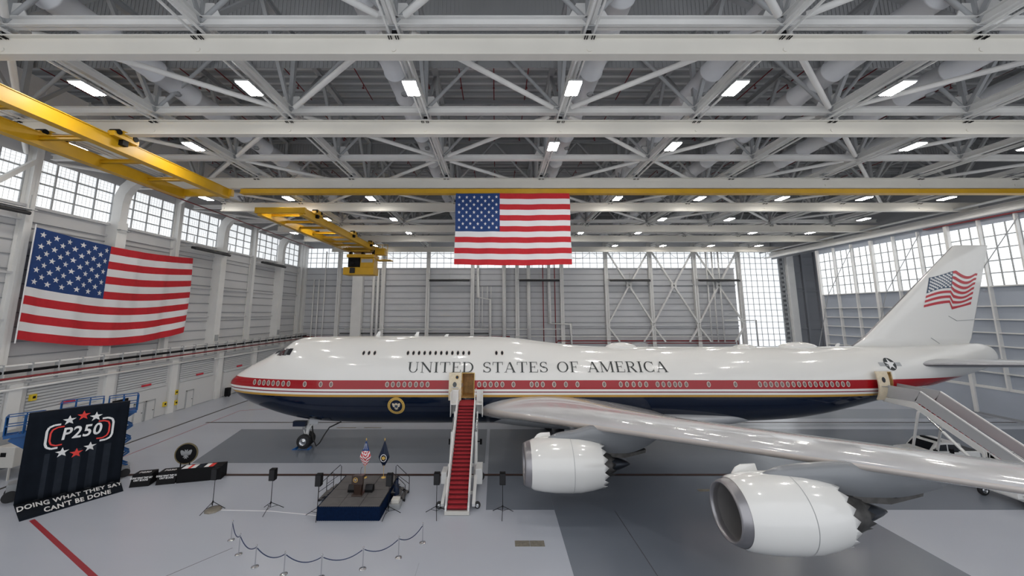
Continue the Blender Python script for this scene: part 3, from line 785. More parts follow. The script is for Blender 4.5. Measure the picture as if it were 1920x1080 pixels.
# high contrast roman capitals, drawn as ribbons laid on the skin
def ribbon(b, pts, ws, put):
    L = []; R = []
    for i, p in enumerate(pts):
        a = pts[max(i-1, 0)]; c = pts[min(i+1, len(pts)-1)]
        dx, dy = c[0]-a[0], c[1]-a[1]; l = math.hypot(dx, dy) or 1; nx, ny = -dy/l, dx/l; w_ = ws[i]/2
        L.append((p[0]+nx*w_, p[1]+ny*w_)); R.append((p[0]-nx*w_, p[1]-ny*w_))
    for i in range(len(pts)-1): b.add([put(*R[i]), put(*R[i+1]), put(*L[i+1]), put(*L[i])], [(0, 1, 2, 3)])
def seg(p, q, w_, n=6): return [(p[0]+(q[0]-p[0])*i/n, p[1]+(q[1]-p[1])*i/n) for i in range(n+1)], [w_]*(n+1)
TK, TN = .135, .045
def vstem(x, y0=0, y1=1, w_=TK): return seg((x, y0), (x, y1), w_)
def hbar(x0, x1, y, w_=TN): return seg((x0, y), (x1, y), w_, 3)
def serif(x, y, l=.16): return hbar(x-l, x+l, y+(.02 if y < .5 else -.02), .04)
def arc(cx, cy, rx, ry, a0, a1, n=14, th=TK, tn=TN):
    P = []; Wd = []
    for i in range(n+1):
        a = math.radians(a0+(a1-a0)*i/n); P.append((cx+rx*math.cos(a), cy+ry*math.sin(a))); Wd.append(tn+(th-tn)*abs(math.cos(a))**1.5)
    return P, Wd
def glyph(ch):
    if ch == 'U': return [vstem(.16, .36, 1), vstem(.74, .36, 1, TN), arc(.45, .36, .29, .34, 180, 360, th=.1), serif(.16, 1), serif(.74, 1, .12)], .92
    if ch == 'N': return [vstem(.14, 0, 1, TN), vstem(.82, 0, 1, TN), seg((.12, .98), (.82, .02), TK), serif(.14, 0, .12), serif(.08, 1, .1), serif(.82, 1, .12)], .98
    if ch == 'I': return [vstem(.18), serif(.18, 0), serif(.18, 1)], .36
    if ch == 'T': return [vstem(.42), serif(.42, 0), hbar(.03, .81, .975), seg((.04, 1), (.03, .72), .04, 2), seg((.80, 1), (.81, .72), .04, 2)], .84
    if ch == 'E': return [vstem(.18), hbar(.03, .68, .975), hbar(.03, .72, .025), hbar(.2, .5, .52), seg((.67, 1), (.67, .74), .04, 2), seg((.71, 0), (.73, .28), .04, 2), seg((.5, .40), (.5, .64), .04, 2)], .76
    if ch == 'F': return [vstem(.18), hbar(.03, .68, .975), hbar(.2, .5, .50), seg((.67, 1), (.67, .74), .04, 2), seg((.5, .38), (.5, .62), .04, 2), serif(.18, 0)], .70
    if ch == 'D': return [vstem(.18), hbar(.03, .42, .975), hbar(.03, .42, .025), arc(.42, .5, .42, .475, -90, 90)], .92
    if ch == 'S': return [arc(.36, .74, .25, .235, 20, 250, th=.10), seg((.27, .52), (.45, .47), TK, 3), arc(.36, .26, .27, .235, 75, -165, th=.10), seg((.59, .98), (.59, .72), .035, 2), seg((.09, .02), (.09, .30), .035, 2)], .70
    if ch == 'A': return [seg((.12, .02), (.43, .98), TN), seg((.45, .98), (.80, .02), TK), hbar(.22, .68, .33), serif(.11, 0, .12), serif(.79, 0, .15)], .92
    if ch == 'O': return [arc(.48, .5, .39, .475, 0, 360, 28)], .96
    if ch == 'M': return [vstem(.14, 0, 1, TN), vstem(.98, 0, 1), seg((.14, .98), (.55, .06), TK), seg((.55, .06), (.96, .98), TN), serif(.14, 0, .12), serif(.98, 0), serif(.1, 1, .1), serif(1.0, 1, .12)], 1.14
    if ch == 'R': return [vstem(.18), hbar(.03, .42, .975), hbar(.2, .42, .50), arc(.42, .74, .25, .235, -90, 90, th=.12), seg((.42, .5), (.76, .03), TK), serif(.18, 0), hbar(.68, .88, .02)], .88
    if ch == 'C': return [arc(.48, .5, .39, .475, 45, 315, 24), seg((.78, .98), (.78, .68), .035, 2), seg((.78, .02), (.78, .30), .035, 2)], .88
    return [], .5
TXT = 'UNITED STATES OF AMERICA'
wid = [glyph(c)[1]+.10 if c != ' ' else .62 for c in TXT]
TX0, TX1, TZ, TH = px_x(765, 33.55, 690), px_x(1255, 33.55, 690), 7.25, .86
sx = (TX1-TX0)/sum(wid)
cx_ = TX0
for c, w_ in zip(TXT, wid):
    g, _ = glyph(c); b = MB()
    for pts, ws in g: ribbon(b, pts, ws, lambda a, h, cx_=cx_: skin(cx_+a*sx, TZ+h*TH, .035))
    if g:
        o = b.build('letter', 'ink', plane)
        # give the thin lettering the same winding throughout
    cx_ += w_*sx
# presidential seal on the nose side and generic eagle
def seal(b_root, put, R, n=40, parts=True):
    def ring(r0, r1, m_, nm):
        b = MB(); P = [put(r0*math.cos(2*PI*k/n), r0*math.sin(2*PI*k/n), 0) for k in range(n)]; Q = [put(r1*math.cos(2*PI*k/n), r1*math.sin(2*PI*k/n), 0) for k in range(n)]
        b.loft([P, Q], smooth=False); return b
    E_ = [(0, .30), (.06, .38), (.15, .40), (.13, .30), (.12, .2), (.30, .34), (.46, .36), (.50, .24), (.44, .02), (.36, -.14), (.30, -.05), (.24, -.2), (.18, -.08), (.14, -.22), (.26, -.34), (.16, -.36), (.08, -.28), (.12, -.48), (0, -.42)]
    E_ = E_+[(-a, c) for a, c in E_[::-1][1:-1]]
    o = ring(R, R*.70, 'gold', 'ring').build('seal_ring', 'gold', b_root)
    b = MB(); b.add([put(R*.70*math.cos(2*PI*k/n), R*.70*math.sin(2*PI*k/n), 0) for k in range(n)], [tuple(range(n))]); b.build('seal_field', 'navy', b_root)
    b = MB()
    cen = [put(0, 0, .012)]
    pts = [put(R*.95*a, R*.95*c, .012) for a, c in E_]
    b.add(cen+pts, [(0, i+1, (i+1) % len(pts)+1) for i in range(len(pts))]); b.build('seal_eagle', 'cabin_lining', b_root)
    b = MB(); S = [(-.17, .12), (.17, .12), (.17, -.08), (0, -.24), (-.17, -.08)]; b.poly([put(R*a, R*c, .02) for a, c in S]); b.build('seal_shield', 'tail_blue', b_root)
    b = MB()
    for k in range(24):
        a = 2*PI*k/24; b.poly([put(R*.85*math.cos(a)+R*.035*math.cos(q), R*.85*math.sin(a)+R*.06*math.sin(q), .012) for q in (0, PI/2, PI, 3*PI/2)])
    b.build('seal_inscription_marks', 'wood', b_root)['kind'] = 'stuff'
sx_, sz_ = px_x(744, 33.5, 761), 4.43
seal(plane, lambda a, c, o_: skin(sx_+a, sz_+c, .03+o_), .76)
# star-and-bar roundel aft
rx_, rz_ = px_x(1657, 34.6, 680), 7.87
b = MB(); b.poly([skin(rx_-1.05+dx_, rz_+dz_, .02) for dx_, dz_ in [(0, -.16), (2.1, -.16), (2.1, .16), (0, .16)]]); b.build('roundel_bar', 'steel_grey', plane)
b = MB(); b.poly([skin(rx_+.52*math.cos(2*PI*k/32), rz_+.52*math.sin(2*PI*k/32), .03) for k in range(32)]); b.build('roundel_disc', 'ink', plane)
b = MB(); S = star(0, 0, .50); b.add([skin(rx_, rz_, .045)]+[skin(rx_+a, rz_+c, .045) for a, c in S], [(0, i+1, (i+1) % 10+1) for i in range(10)]); b.build('roundel_star', 'print_white', plane)
# satellite domes and antennas on the crown
for x0, x1, h in ((10.6, 13.9, .42), (27.6, 31.6, .45), (23.2, 25.6, .25)):
    rr = []
    for i in range(13):
        t_ = i/12; q = math.sin(PI*t_)**.5; xx = x0+(x1-x0)*t_
        zt = interp(ZTOP, xx); rr.append([(xx, YC+.75*q*math.cos(2*PI*k/20), zt-.15+(h+.15)*q*max(0, math.sin(2*PI*k/20))) for k in range(20)])
    MB().loft(rr).build('satcom_dome', 'plane_white', plane)
for xx, h in ((-11.9, .45), (-8.1, .42), (-5.2, .2), (33.2, .3)):
    zt = interp(ZTOP, xx); MB().prism([(xx, YC-.03, zt-.1), (xx+.45, YC-.03, zt-.1), (xx+.55, YC-.03, zt+h), (xx+.3, YC-.03, zt+h)], (0, .06, 0)).build('blade_antenna', 'plane_white', plane)
# ---- aerofoil surfaces
def foil(n=18):
    U = []
    for i in range(n+1):
        x = (1-math.cos(PI*i/n))/2; t_ = 5*(.2969*math.sqrt(x)-.126*x-.3516*x*x+.2843*x**3-.1036*x**4); U.append((x, t_))
    return U
U = foil()
def wing_mesh(secs, up='Z', leb=2):
    """secs: (lead_x, span, height, chord, thickness ratio); returns MB; ring starts at the trailing edge, upper side first"""
    rings = []
    for (lx, sp, h, ch, tc) in secs:
        r = []
        for (x, t_) in U[::-1]: r.append((lx+x*ch, t_*tc*ch+.022*ch*math.sin(PI*x) if up == 'Z' else t_*tc*ch))
        for (x, t_) in U[1:-1]: r.append((lx+x*ch, -t_*tc*ch+.022*ch*math.sin(PI*x)*.6 if up == 'Z' else -t_*tc*ch))
        rings.append([(a, sp, h+c) if up == 'Z' else (a, sp+c, h) for a, c in r])
    n = len(rings[0]); half_ = len(U)-1
    return MB().loft(rings, cap=True, mfun=lambda i, j: 1 if half_-1 <= j <= half_+leb-1 else 0)
def LEX(l): return -1.16+.87*(l-3.25)
WS = [(2.2, 15.9, .125), (3.25, 14.9, .125), (5.5, 12.8, .115), (8, 10.9, .11), (12, 9.0, .105), (16, 8.0, .10), (21, 6.9, .10), (26, 5.7, .095), (31, 4.6, .09), (33.4, 3.4, .085), (34.4, 1.6, .08)]
for side, dih in ((-1, .14), (1, .085)):
    secs = []
    for l, ch, tc in WS:
        lx = LEX(l)+(0 if l < 33 else (l-33)*.8); z = 3.75+.14*(l-1) if side == -1 else 3.9+dih*(l-1)
        secs.append((lx, YC+side*l, z, ch, tc))
    if side == 1: secs = secs[::-1]
    o = wing_mesh(secs).build('wing', ['wing_top', 'lead_edge'], plane)
    # control surface seams: slightly raised panels of flap and aileron hinge fairings
    for l in (6.2, 9.6, 15.2, 18.6):
        lx = LEX(l); ch = interp([(a, b_) for a, b_, _ in WS], l); z = 3.75+.14*(l-1) if side == -1 else 3.9+dih*(l-1)
        rr = []
        for i in range(11):
            t_ = i/10; q = math.sin(PI*min(1, t_*1.0))**.6*.32+.01; rr.append([(lx+ch*(.52+.56*t_), YC+side*l+q*.8*math.cos(2*PI*k/14), z-.28-.12*t_+q*1.1*math.sin(2*PI*k/14)) for k in range(14)])
        MB().loft(rr, cap=True).build('flap_track_fairing', 'plane_grey', plane)
    b = MB()
    for l0, l1, f0 in ((4.5, 10.5, .70), (10.9, 20.5, .70), (21, 31, .72), (5, 12, .56), (13, 24, .58)):
        pp = []
        for q in range(9):
            l = l0+(l1-l0)*q/8; lx = LEX(l); ch = interp([(a, b_) for a, b_, _ in WS], l); tc = interp([(a, c_) for a, b_, c_ in WS], l)
            z = 3.75+.14*(l-1) if side == -1 else 3.9+dih*(l-1); x_ = f0
            tt = 5*(.2969*math.sqrt(x_)-.126*x_-.3516*x_*x_+.2843*x_**3-.1036*x_**4)
            pp.append((lx+x_*ch, YC+side*l, z+tt*tc*ch+.022*ch*math.sin(PI*x_)+.005))
        for a, c in zip(pp, pp[1:]): b.bar(a, c, .05, .02)
    b.build('panel_seam', 'cart_grey', o)
# wing to body fairing
rr = []
for i in range(25):
    t_ = i/24; x = -3.2+29*t_; q = max(0, math.sin(PI*t_))**.42
    ring_ = []
    for k in range(40):
        a = 2*PI*k/40; ring_.append((x, YC+(2.4+1.15*q)*q*math.cos(a), 3.25+(1.5*q)*math.sin(a)*(1 if math.sin(a) < 0 else .38)))
    rr.append(ring_)
MB().loft(rr, cap=True).build('wing_body_fairing', 'plane_grey', plane)
# wing root glove with landing lights
for side in (-1,):
    b = MB()
    for xx, yy, zz in ((-.42, 3.62, 4.05), (.22, 4.15, 4.08)):
        b.lathe([(.001, 0), (.15, 0), (.17, .06)], (xx-.25, YC+side*yy, zz), 'X', 14)
    b.build('landing_light', 'glass_dark', plane)
# ---- engines
def engine(X0, yl, zc_, R, side, xk=1.0, xc_=1.0):
    Y = YC+side*yl
    e = bpy.data.objects.new('engine', None); C.objects.link(e); e.parent = plane
    e.location = V(X0, Y, zc_)-wloc(plane)
    e['label'] = ('near outboard engine' if yl > 15 else 'near inboard engine') if side < 0 else ('far outboard engine' if yl > 15 else 'far inboard engine')
    n = 72; s_ = R/1.6
    # outer cowl with chevrons at the rear
    prof = [(1.33, .42), (1.42, .62), (1.52, 1.2), (1.585, 2.0), (1.6, 2.8), (1.57, 3.5), (1.47, 4.2), (1.34, 4.75)]
    rings = [[(X0+h*xk, Y+r*s_*math.cos(2*PI*k/n), zc_+r*s_*math.sin(2*PI*k/n)) for k in range(n)] for r, h in prof]
    last = []
    for k in range(n):
        ph = (k*18/n) % 1; dz = 1-abs(2*ph-1); h = (4.80+.30*dz)*xk; r = (1.335-.055*dz)*s_
        last.append((X0+h, Y+r*math.cos(2*PI*k/n), zc_+r*math.sin(2*PI*k/n)))
    rings.append(last)
    inner = [(p[0]-.02, Y+(p[1]-Y)*.975, zc_+(p[2]-zc_)*.975) for p in last]; rings.append(inner)
    for r, h in ((1.24, 4.5), (1.2, 3.6)): rings.append([(X0+h*xk, Y+r*s_*math.cos(2*PI*k/n), zc_+r*s_*math.sin(2*PI*k/n)) for k in range(n)])
    MB().loft(rings, mfun=lambda i, j: 1 if i >= 9 else 0).build('nacelle', ['plane_white', 'nozzle'], e)
    MB().lathe([(r*s_, h) for r, h in [(1.335, .43), (1.28, .25), (1.22, .1), (1.16, .0), (1.10, .03), (1.07, .14), (1.06, .3)]], (X0, Y, zc_), 'X', n).build('inlet_lip', 'lip', e)
    MB().lathe([(r*s_, h) for r, h in [(1.06, .3), (1.08, .7), (1.15, 1.3), (1.16, 2.6)]], (X0, Y, zc_), 'X', n).build('inlet_duct', 'inlet_grey', e)
    b = MB()
    for k in range(18):
        a = 2*PI*k/18; p = []
        for r, tw in ((.3, .2), (.7, .14), (1.13, .06)):
            for q in (-1, 1):
                aa = a+q*.13*(1.2-r*.3); p.append((X0+1.5+q*tw, Y+r*s_*math.cos(aa), zc_+r*s_*math.sin(aa)))
        b.add(p, [(0, 1, 3, 2), (2, 3, 5, 4)])
    b.build('fan', 'dark_metal', e)
    MB().lathe([(.001, 1.0), (.12, 1.08), (.34, 1.45)], (X0, Y, zc_), 'X', 24).build('spinner', 'dark_metal', e)
    # core cowl, core nozzle chevrons, plug
    prof = [(.98, 3.7), (.95, 4.6), (.82, 5.1), (.70, 5.45)]
    rings = [[(X0+h*xc_, Y+r*s_*math.cos(2*PI*k/n), zc_+r*s_*math.sin(2*PI*k/n)) for k in range(n)] for r, h in prof]
    last = []
    for k in range(n):
        ph = (k*12/n) % 1; dz = 1-abs(2*ph-1); r = (.69-.04*dz)*s_
        last.append((X0+(5.46+.28*dz)*xc_, Y+r*math.cos(2*PI*k/n), zc_+r*math.sin(2*PI*k/n)))
    rings.append(last); rings.append([(X0+5.0*xc_, Y+.62*s_*math.cos(2*PI*k/n), zc_+.62*s_*math.sin(2*PI*k/n)) for k in range(n)])
    MB().loft(rings).build('core_nozzle', 'nozzle', e)
    MB().lathe([(r*s_, h*xc_) for r, h in [(.5, 4.9), (.48, 5.5), (.36, 6.0), (.18, 6.5), (.06, 6.75), (.001, 6.78)]], (X0, Y, zc_), 'X', 32).build('exhaust_cone', 'plug', e)
    # strake
    if side < 0:
        a = math.radians(118); 
    pz = zc_+1.38*s_
    MB().prism([(X0+.75, Y+side*-.55, pz-.05), (X0+.95, Y+side*-.6, pz+.16), (X0+1.2, Y+side*-.62, pz+.27), (X0+1.8, Y+side*-.62, pz+.3), (X0+1.85, Y+side*-.55, pz-.05)], (0, .05, 0)).build('strake', 'plane_white', e)
    b = MB(); b.lathe([(1.603*s_, 2.95), (1.603*s_, 2.97)], (X0-(1-xk)*2.9, Y, zc_), 'X', n); b.build('cowl_seam', 'cart_grey', e)
    # pylon
    l = yl; zw = (3.75+.14*(l-1)) if side < 0 else 3.9+.085*(l-1); lx = LEX(l)
    top = [(X0+1.5, zc_+1.50*s_), (X0+2.1, zc_+1.80*s_), (X0+3.2, zc_+1.98*s_), (lx+.2, zw+.1), (lx+1.5, zw+.1), (lx+4.6, zw-.05)]
    if zc_+1.98*s_ > zw+.15: top[2] = (X0+3.2, zw+.15)
    bot = [(X0+1.5, zc_+1.2*s_), (X0+2.6, zc_+1.2*s_), (X0+4.0, zc_+1.0*s_), (X0+5.2, zc_+.74*s_), (X0+6.4, zc_+.66*s_+.05), (lx+4.8, zw-.35)]
    def samp(P, t_):
        x = P[0][0]+(P[-1][0]-P[0][0])*t_; return x, interp(P, x)
    rr = []
    N = 24
    for i in range(N+1):
        t_ = i/N; xt, ztp = samp(top, t_); xb, zbt = samp(bot, t_)
        hw_ = .30*min(1, (t_*5+.05))**.6*min(1, (1-t_)*5+.15)
        rr.append([(xb, Y-hw_, zbt), (xt, Y-hw_, ztp-.25), (xt, Y-hw_*.75, ztp-.08), (xt, Y-hw_*.3, ztp), (xt, Y+hw_*.3, ztp), (xt, Y+hw_*.75, ztp-.08), (xt, Y+hw_, ztp-.25), (xb, Y+hw_, zbt)])
    MB().loft(rr, cap=True).build('pylon', 'pylon_grey', e)
    MB().prism([(X0+4.9, Y-.26, zc_+.86*s_), (X0+6.6, Y-.26, zc_+.68*s_), (X0+7.8, Y-.2, zc_+.9*s_), (X0+7.75, Y-.2, zc_+.72*s_), (X0+6.4, Y-.26, zc_+.42*s_), (X0+5.0, Y-.26, zc_+.5*s_)], (0, .5, 0)).build('heat_shield', 'nozzle', e)
engine(1.75, 11.7, 3.02, 1.62, -1)
engine(9.05, 20.8, 4.78, 1.42, -1, .85, .95)
engine(1.75, 11.7, 3.02, 1.62, 1)
engine(9.05, 20.8, 4.0, 1.42, 1, .85, .95)
# ---- fin and stabilisers
FIN = [(34.4, 9.0, 14.2, .085), (36.1, 10.1, 11.9-.6, .085), (37.6, 11.4, 10.0, .085), (39.45, 13.02, 8.9, .085), (43.6, 16.7, 5.9, .085), (46.5, 19.25, 3.75, .08), (46.7, 19.33, 3.5, .05)]
rings = []
for (lx, z, ch, tc) in FIN:
    te = 50.1-(19.3-z)*.355 if z > 9.5 else 46.2
    ch = te-lx; r = []
    for (x, t_) in U[::-1]: r.append((lx+x*ch, YC-t_*tc*ch, z))
    for (x, t_) in U[1:-1]: r.append((lx+x*ch, YC+t_*tc*ch, z))
    rings.append(r)
fin = MB().loft(rings, cap=True, mfun=lambda i, j: 1 if abs(j-len(U)+1.5) < 1.5 else 0).build('tail_fin', ['plane_white', 'lip'], plane)
def fin_y(x, z):
    lx = interp([(a[1], a[0]) for a in FIN], z); te = 50.1-(19.3-z)*.355; ch = te-lx; q = max(0.001, min(1, (x-lx)/ch))
    tc = .085; t_ = 5*(.2969*math.sqrt(q)-.126*q-.3516*q*q+.2843*q**3-.1036*q**4)
    return YC-t_*tc*ch
for (a, c) in [((44.6, 12.2), (45.4, 11.75)), ((45.4, 11.75), (47.3, 11.85)), ((42.4, 10.1), (43.2, 9.55))]:
    MB().bar((a[0], fin_y(*a)-.02, a[1]), (c[0], fin_y(*c)-.02, c[1]), .04, .03).build('rudder_seam', 'cart_grey', fin)
# waving flag painted on the fin
def tf(u, v):   # u along fly 0..1, v from top 0..1
    if u < .5: q = u/.5; tx, tz = 43.35+(46.05-43.35)*q, 16.0+.75*q**1.2; bx_, bz = 42.15+(45.2-42.15)*q, 13.05+.35*math.sin(q*PI*.5)+.12*q
    else: q = (u-.5)/.5; tx, tz = 46.15+(48.45-46.15)*q, 16.72-.55*math.sin(PI*min(1, q*1.1))*.8-.28*q+.0; bx_, bz = 45.05+(47.2-45.05)*q, 12.85+.5*q
    x = tx+(bx_-tx)*v; z = tz+(bz-tz)*v+.14*math.sin(2*PI*(u*1.1))*math.sin(PI*v)
    return (x, fin_y(x, z)-.03, z)
b = MB(); N = 20
for s_ in range(13):
    if s_ % 2: continue
    for i in range(N):
        u0, u1 = i/N, (i+1)/N
        if s_ < 7 and u1 <= .46: continue
        b.add([tf(u0, s_/13), tf(u1, s_/13), tf(u1, (s_+1)/13), tf(u0, (s_+1)/13)], [(0, 1, 2, 3)])
for i in range(9):
    for s_ in range(7):
        u0, u1 = i*.46/9, (i+1)*.46/9; b.add([tf(u0, s_/13), tf(u1, s_/13), tf(u1, (s_+1)/13), tf(u0, (s_+1)/13)], [(0, 1, 2, 3)], 1)
for r_ in range(9):
    for c_ in range(6 if r_ % 2 == 0 else 5):
        u_ = .46*((c_*2+(1 if r_ % 2 == 0 else 2))/12); v_ = 7/13*((r_+1)/10); p = tf(u_, v_)
        b.poly([(p[0]+a, p[1]-.015, p[2]+c) for a, c in star(0, 0, .16, .1)], 2)
b.build('tail_flag', ['tail_red', 'tail_blue', 'print_white'], fin)
for side in (-1, 1):
    secs = [(38.7+(l-1.5)*.80, YC+side*l, 7.75+.13*(l-1.5), 7.6-(l-1.5)*.50, .10) for l in (1.0, 2, 4, 6, 8, 10, 11)]+[(38.7+10.1*.8+.4, YC+side*11.3, 7.75+.13*9.8, 1.8, .05)]
    if side == 1: secs = secs[::-1]
    wing_mesh(secs, leb=2).build('horizontal_stabilizer', ['plane_grey', 'lip'], plane)
MB().lathe([(.001, .16), (.16, .16), (.2, .1), (.22, -.1)], (48.72, YC, 8.25), 'X', 16).build('tail_exhaust', 'black', plane)
# ---- landing gear
def wheel(b, x, y, z, r, w_):
    b.lathe([(r*.55, -w_/2), (r*.86, -w_/2), (r*.97, -w_*.36), (r, -w_*.15), (r, w_*.15), (r*.97, w_*.36), (r*.86, w_/2), (r*.55, w_/2)], (x, y, z), 'Y', 32, mi=0)
    b.lathe([(r*.56, -w_/2-.005), (r*.52, -w_*.35), (r*.3, -w_*.3), (r*.28, -w_*.48), (.001, -w_*.5)], (x, y, z), 'Y', 32, mi=1)
    b.lathe([(r*.56, w_/2+.005), (r*.52, w_*.35), (r*.3, w_*.3), (r*.28, w_*.48), (.001, w_*.5)], (x, y, z), 'Y', 32, mi=1)
    return b
def gear(name, loc, label): 
    g = bpy.data.objects.new(name, None); C.objects.link(g); g.parent = plane; g.location = V(loc)-wloc(plane); g['label'] = label; return g
g = gear('nose_gear', (-18.05, YC, 0), 'nose gear with two wheels')
for dy in (-.46, .46): wheel(MB(), -18.0, YC+dy, .62, .62, .42).build('wheel', ['rubber', 'chrome'], g)
b = MB(); b.tube((-18.0, YC, .62), (-17.7, YC, 3.3), .16); b.tube((-18.0, YC-.5, .62), (-18.0, YC+.5, .62), .1); b.build('strut', 'white', g)
b = MB(); b.tube((-17.9, YC, 1.4), (-16.9, YC, 2.9), .09); b.tube((-18.15, YC, 1.1), (-18.35, YC, 1.7), .05); b.tube((-18.35, YC, 1.7), (-17.85, YC, 2.1), .05); b.build('drag_brace', 'white', g)
b = MB(); b.box(-17.4, -16.6, YC-.85, YC-.78, 2.25, 2.75); b.build('gear_door', 'plane_grey', g); MB().box(-17.4, -16.6, YC+.78, YC+.85, 2.25, 2.75).build('gear_door', 'navy', g)
b = MB(); b.box(-18.9, -17.75, YC-.9, YC-.5, 2.05, 2.5); b.build('door_panel', 'navy', g)
b = MB(); b.box(-18.25, -18.05, YC-.35, YC-.15, 1.6, 1.8); b.box(-18.25, -18.05, YC+.15, YC+.35, 1.6, 1.8); b.build('taxi_light', 'chrome', g)
for yl, xg, nm in ((-5.5, 6.4, 'near wing gear'), (5.5, 6.4, 'far wing gear'), (-1.9, 9.6, 'near body gear'), (1.9, 9.6, 'far body gear')):
    g = gear('main_gear', (xg, YC+yl, 0), nm)
    for dx_ in (-.75, .75):
        for dy in (-.56, .56): wheel(MB(), xg+dx_, YC+yl+dy, .64, .64, .46).build('wheel', ['rubber', 'chrome'], g)
    b = MB(); b.tube((xg, YC+yl, .8), (xg, YC+yl*.93, 3.6), .2); b.tube((xg-.8, YC+yl, .7), (xg+.8, YC+yl, .7), .14)
    for dx_ in (-.75, .75): b.tube((xg+dx_, YC+yl-.6, .64), (xg+dx_, YC+yl+.6, .64), .1)
    b.build('strut', 'white', g)
    b = MB(); b.tube((xg, YC+yl, 1.8), (xg, YC+yl*.5, 3.3), .1); b.build('side_brace', 'white', g)
    b = MB(); b.box(xg-1.0, xg+.9, YC+yl-.75, YC+yl-.70, 1.7, 3.4); b.build('gear_door', 'plane_grey', g)
b = MB(); b.path([(-17.4, YC-.2, 1.9), (-17.0, YC-.7, .9), (-16.6, YC-.9, .35), (-16.2, YC-1.1, .7), (-15.9, YC-1.0, 1.3), (-15.6, YC-.6, 1.9), (-14.6, YC-.4, 2.35)], .06)
b.build('ground_power_cable', 'rubber', plane)

# ================================================================ BOARDING STAIRS
def airstair(name, xc, y0, y1, y2, zt, W, label, solid, nstep):
    """foot at y0 on the floor, head of the flight at y1, platform to y2 at height zt"""
    t = thing(name, (xc, y0, 0), label, 'boarding stairs')
    run = y1-y0; z0 = .25
    def pt(q): return y0+run*q, z0+(zt-z0)*q
    for i in range(nstep):
        qa, qb = i/nstep, (i+1)/nstep; ya = y0+run*qa; za = z0+(zt-z0)*(i+1)/nstep-.0
        b = MB(); b.box(xc-W/2, xc+W/2, ya-.02, y0+run*qb+.03, za-.05, za, 0)
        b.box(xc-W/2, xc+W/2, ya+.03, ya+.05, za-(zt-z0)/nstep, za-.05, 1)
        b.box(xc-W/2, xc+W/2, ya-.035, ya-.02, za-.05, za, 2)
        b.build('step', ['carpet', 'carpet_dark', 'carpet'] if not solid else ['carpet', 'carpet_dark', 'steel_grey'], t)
    MB().box(xc-W/2, xc+W/2, y1, y2, zt-.12, zt).build('platform', 'carpet' if not solid else 'cart_grey', t)
    MB().box(xc-W/2-.15, xc+W/2+.15, y0-.12, y0, .02, .24).build('foot_plate', 'cart_light', t)
    for s in (-1, 1):
        x = xc+s*(W/2+.09)
        b = MB()
        poly = [(x-.05, y0-.1, .05), (x-.05, y1, zt-.35), (x-.05, y2-.2, zt-.35), (x-.05, y2-.2, zt), (x-.05, y1, zt+.18), (x-.05, y0-.1, .45)]
        b.prism(poly, (.1, 0, 0)); b.build('side_beam', 'white', t)
        if solid:
            b = MB()
            b.prism([(x-.03, y1-.1, zt+.1), (x-.03, y2+.1, zt+.1), (x-.03, y2+.1, zt+1.15), (x-.03, y1-.6, zt+1.15)], (.06, 0, 0)); b.build('platform_panel', 'plane_grey', t)
            b = MB(); b.prism([(x-.03, y0+.4, .75), (x-.03, y1-.1, zt+.3), (x-.03, y1-.6, zt+1.05), (x-.03, y0+.2, 1.35)], (.06, 0, 0)); b.build('side_panel', 'plane_grey', t)
            b = MB(); b.bar((x, y0+.2, 1.4), (x, y1-.6, zt+1.1), .12, .08); b.build('handrail', 'white', t)
            b = MB(); b.prism([(x-.05, y0+.6, .25), (x-.05, y0+4.4, 2.9), (x-.05, y0+4.4, 2.2), (x-.05, y0+1.6, .2)], (.1, 0, 0))
            for q in range(9): yy = y0+.9+.42*q; zz = .35+.33*q; b.bar((x, yy, zz-.1), (x, yy+.05, max(.1, zz-.55)), .14, .05)
            b.build('lower_ladder', 'steel_grey', t)
        else:
            b = MB(); b.tube((x, y0+.1, 1.15), (x, y1, zt+1.0), .035)
            for q in range(9):
                yy, zz = pt(q/8); b.tube((x, yy, zz), (x, yy+.02, zz+.92), .022, n=6)
            b.tube((x, y1, zt+1.0), (x, y2-.3, zt+1.0), .035); b.build('handrail', 'white', t)
            b = MB(); b.prism([(x-.02, y0+.1, .5), (x-.02, y1, zt+.15), (x-.02, y1, zt+.55), (x-.02, y0+.1, .88)], (.04, 0, 0)); b.build('side_panel', 'steel', t)
            xo = xc+s*(W/2+.42)
            b = MB(); b.box(xo-.28, xo+.28, y2-.55, y2-.45, zt-1.0, zt+.95); b.box(xo+s*.24, xo+s*.30, y2-1.6, y2-.5, zt-1.0, zt+.95); b.box(xo-.28, xo+.28, y2-1.6, y2-.5, zt-.05, zt+.02); b.build('bridge_screen', 'steel', t, bevel=.02)
    # undercarriage
    b = MB(); zc = .55
    for s in (-1, 1):
        x = xc+s*(W/2+.38)
        b.bar((x, y0+.5, .3), (x, y0+4.0, 1.35), .2, .2); b.bar((x, y0+1.5, zc), (x, y2-2.0, zc), .16, .22)
    for yy in (y0+1.6, y0+4, y2-2.2): b.bar((xc-W/2-.4, yy, zc), (xc+W/2+.4, yy, zc), .14, .16)
    b.build('chassis', 'white', t)
    for s in (-1, 1):
        x = xc+s*(W/2+.3)
        b = MB(); b.tube((x, y0+3.6, .6), (x, y1-1.9, zt-1.6), .11); b.tube((x, y1-1.9, zt-1.6), (x, y1-1.0, zt-.8), .07, mi=1); b.build('lift_cylinder', ['white', 'chrome'], t)
        b = MB(); b.bar((x, y2-2.0, .6), (x, y1-.4, zt-.5), .12, .12); b.bar((x, y0+4.4, .6), (x, y0+4.5, 2.9), .1, .1); b.build('support_leg', 'steel', t)
        for yy in (y0+.75, y0+4.6):
            wheel(MB(), x+s*.32, yy, .34 if yy > y0+2 else .2, .34 if yy > y0+2 else .2, .22).build('wheel', ['rubber', 'chrome'], t)
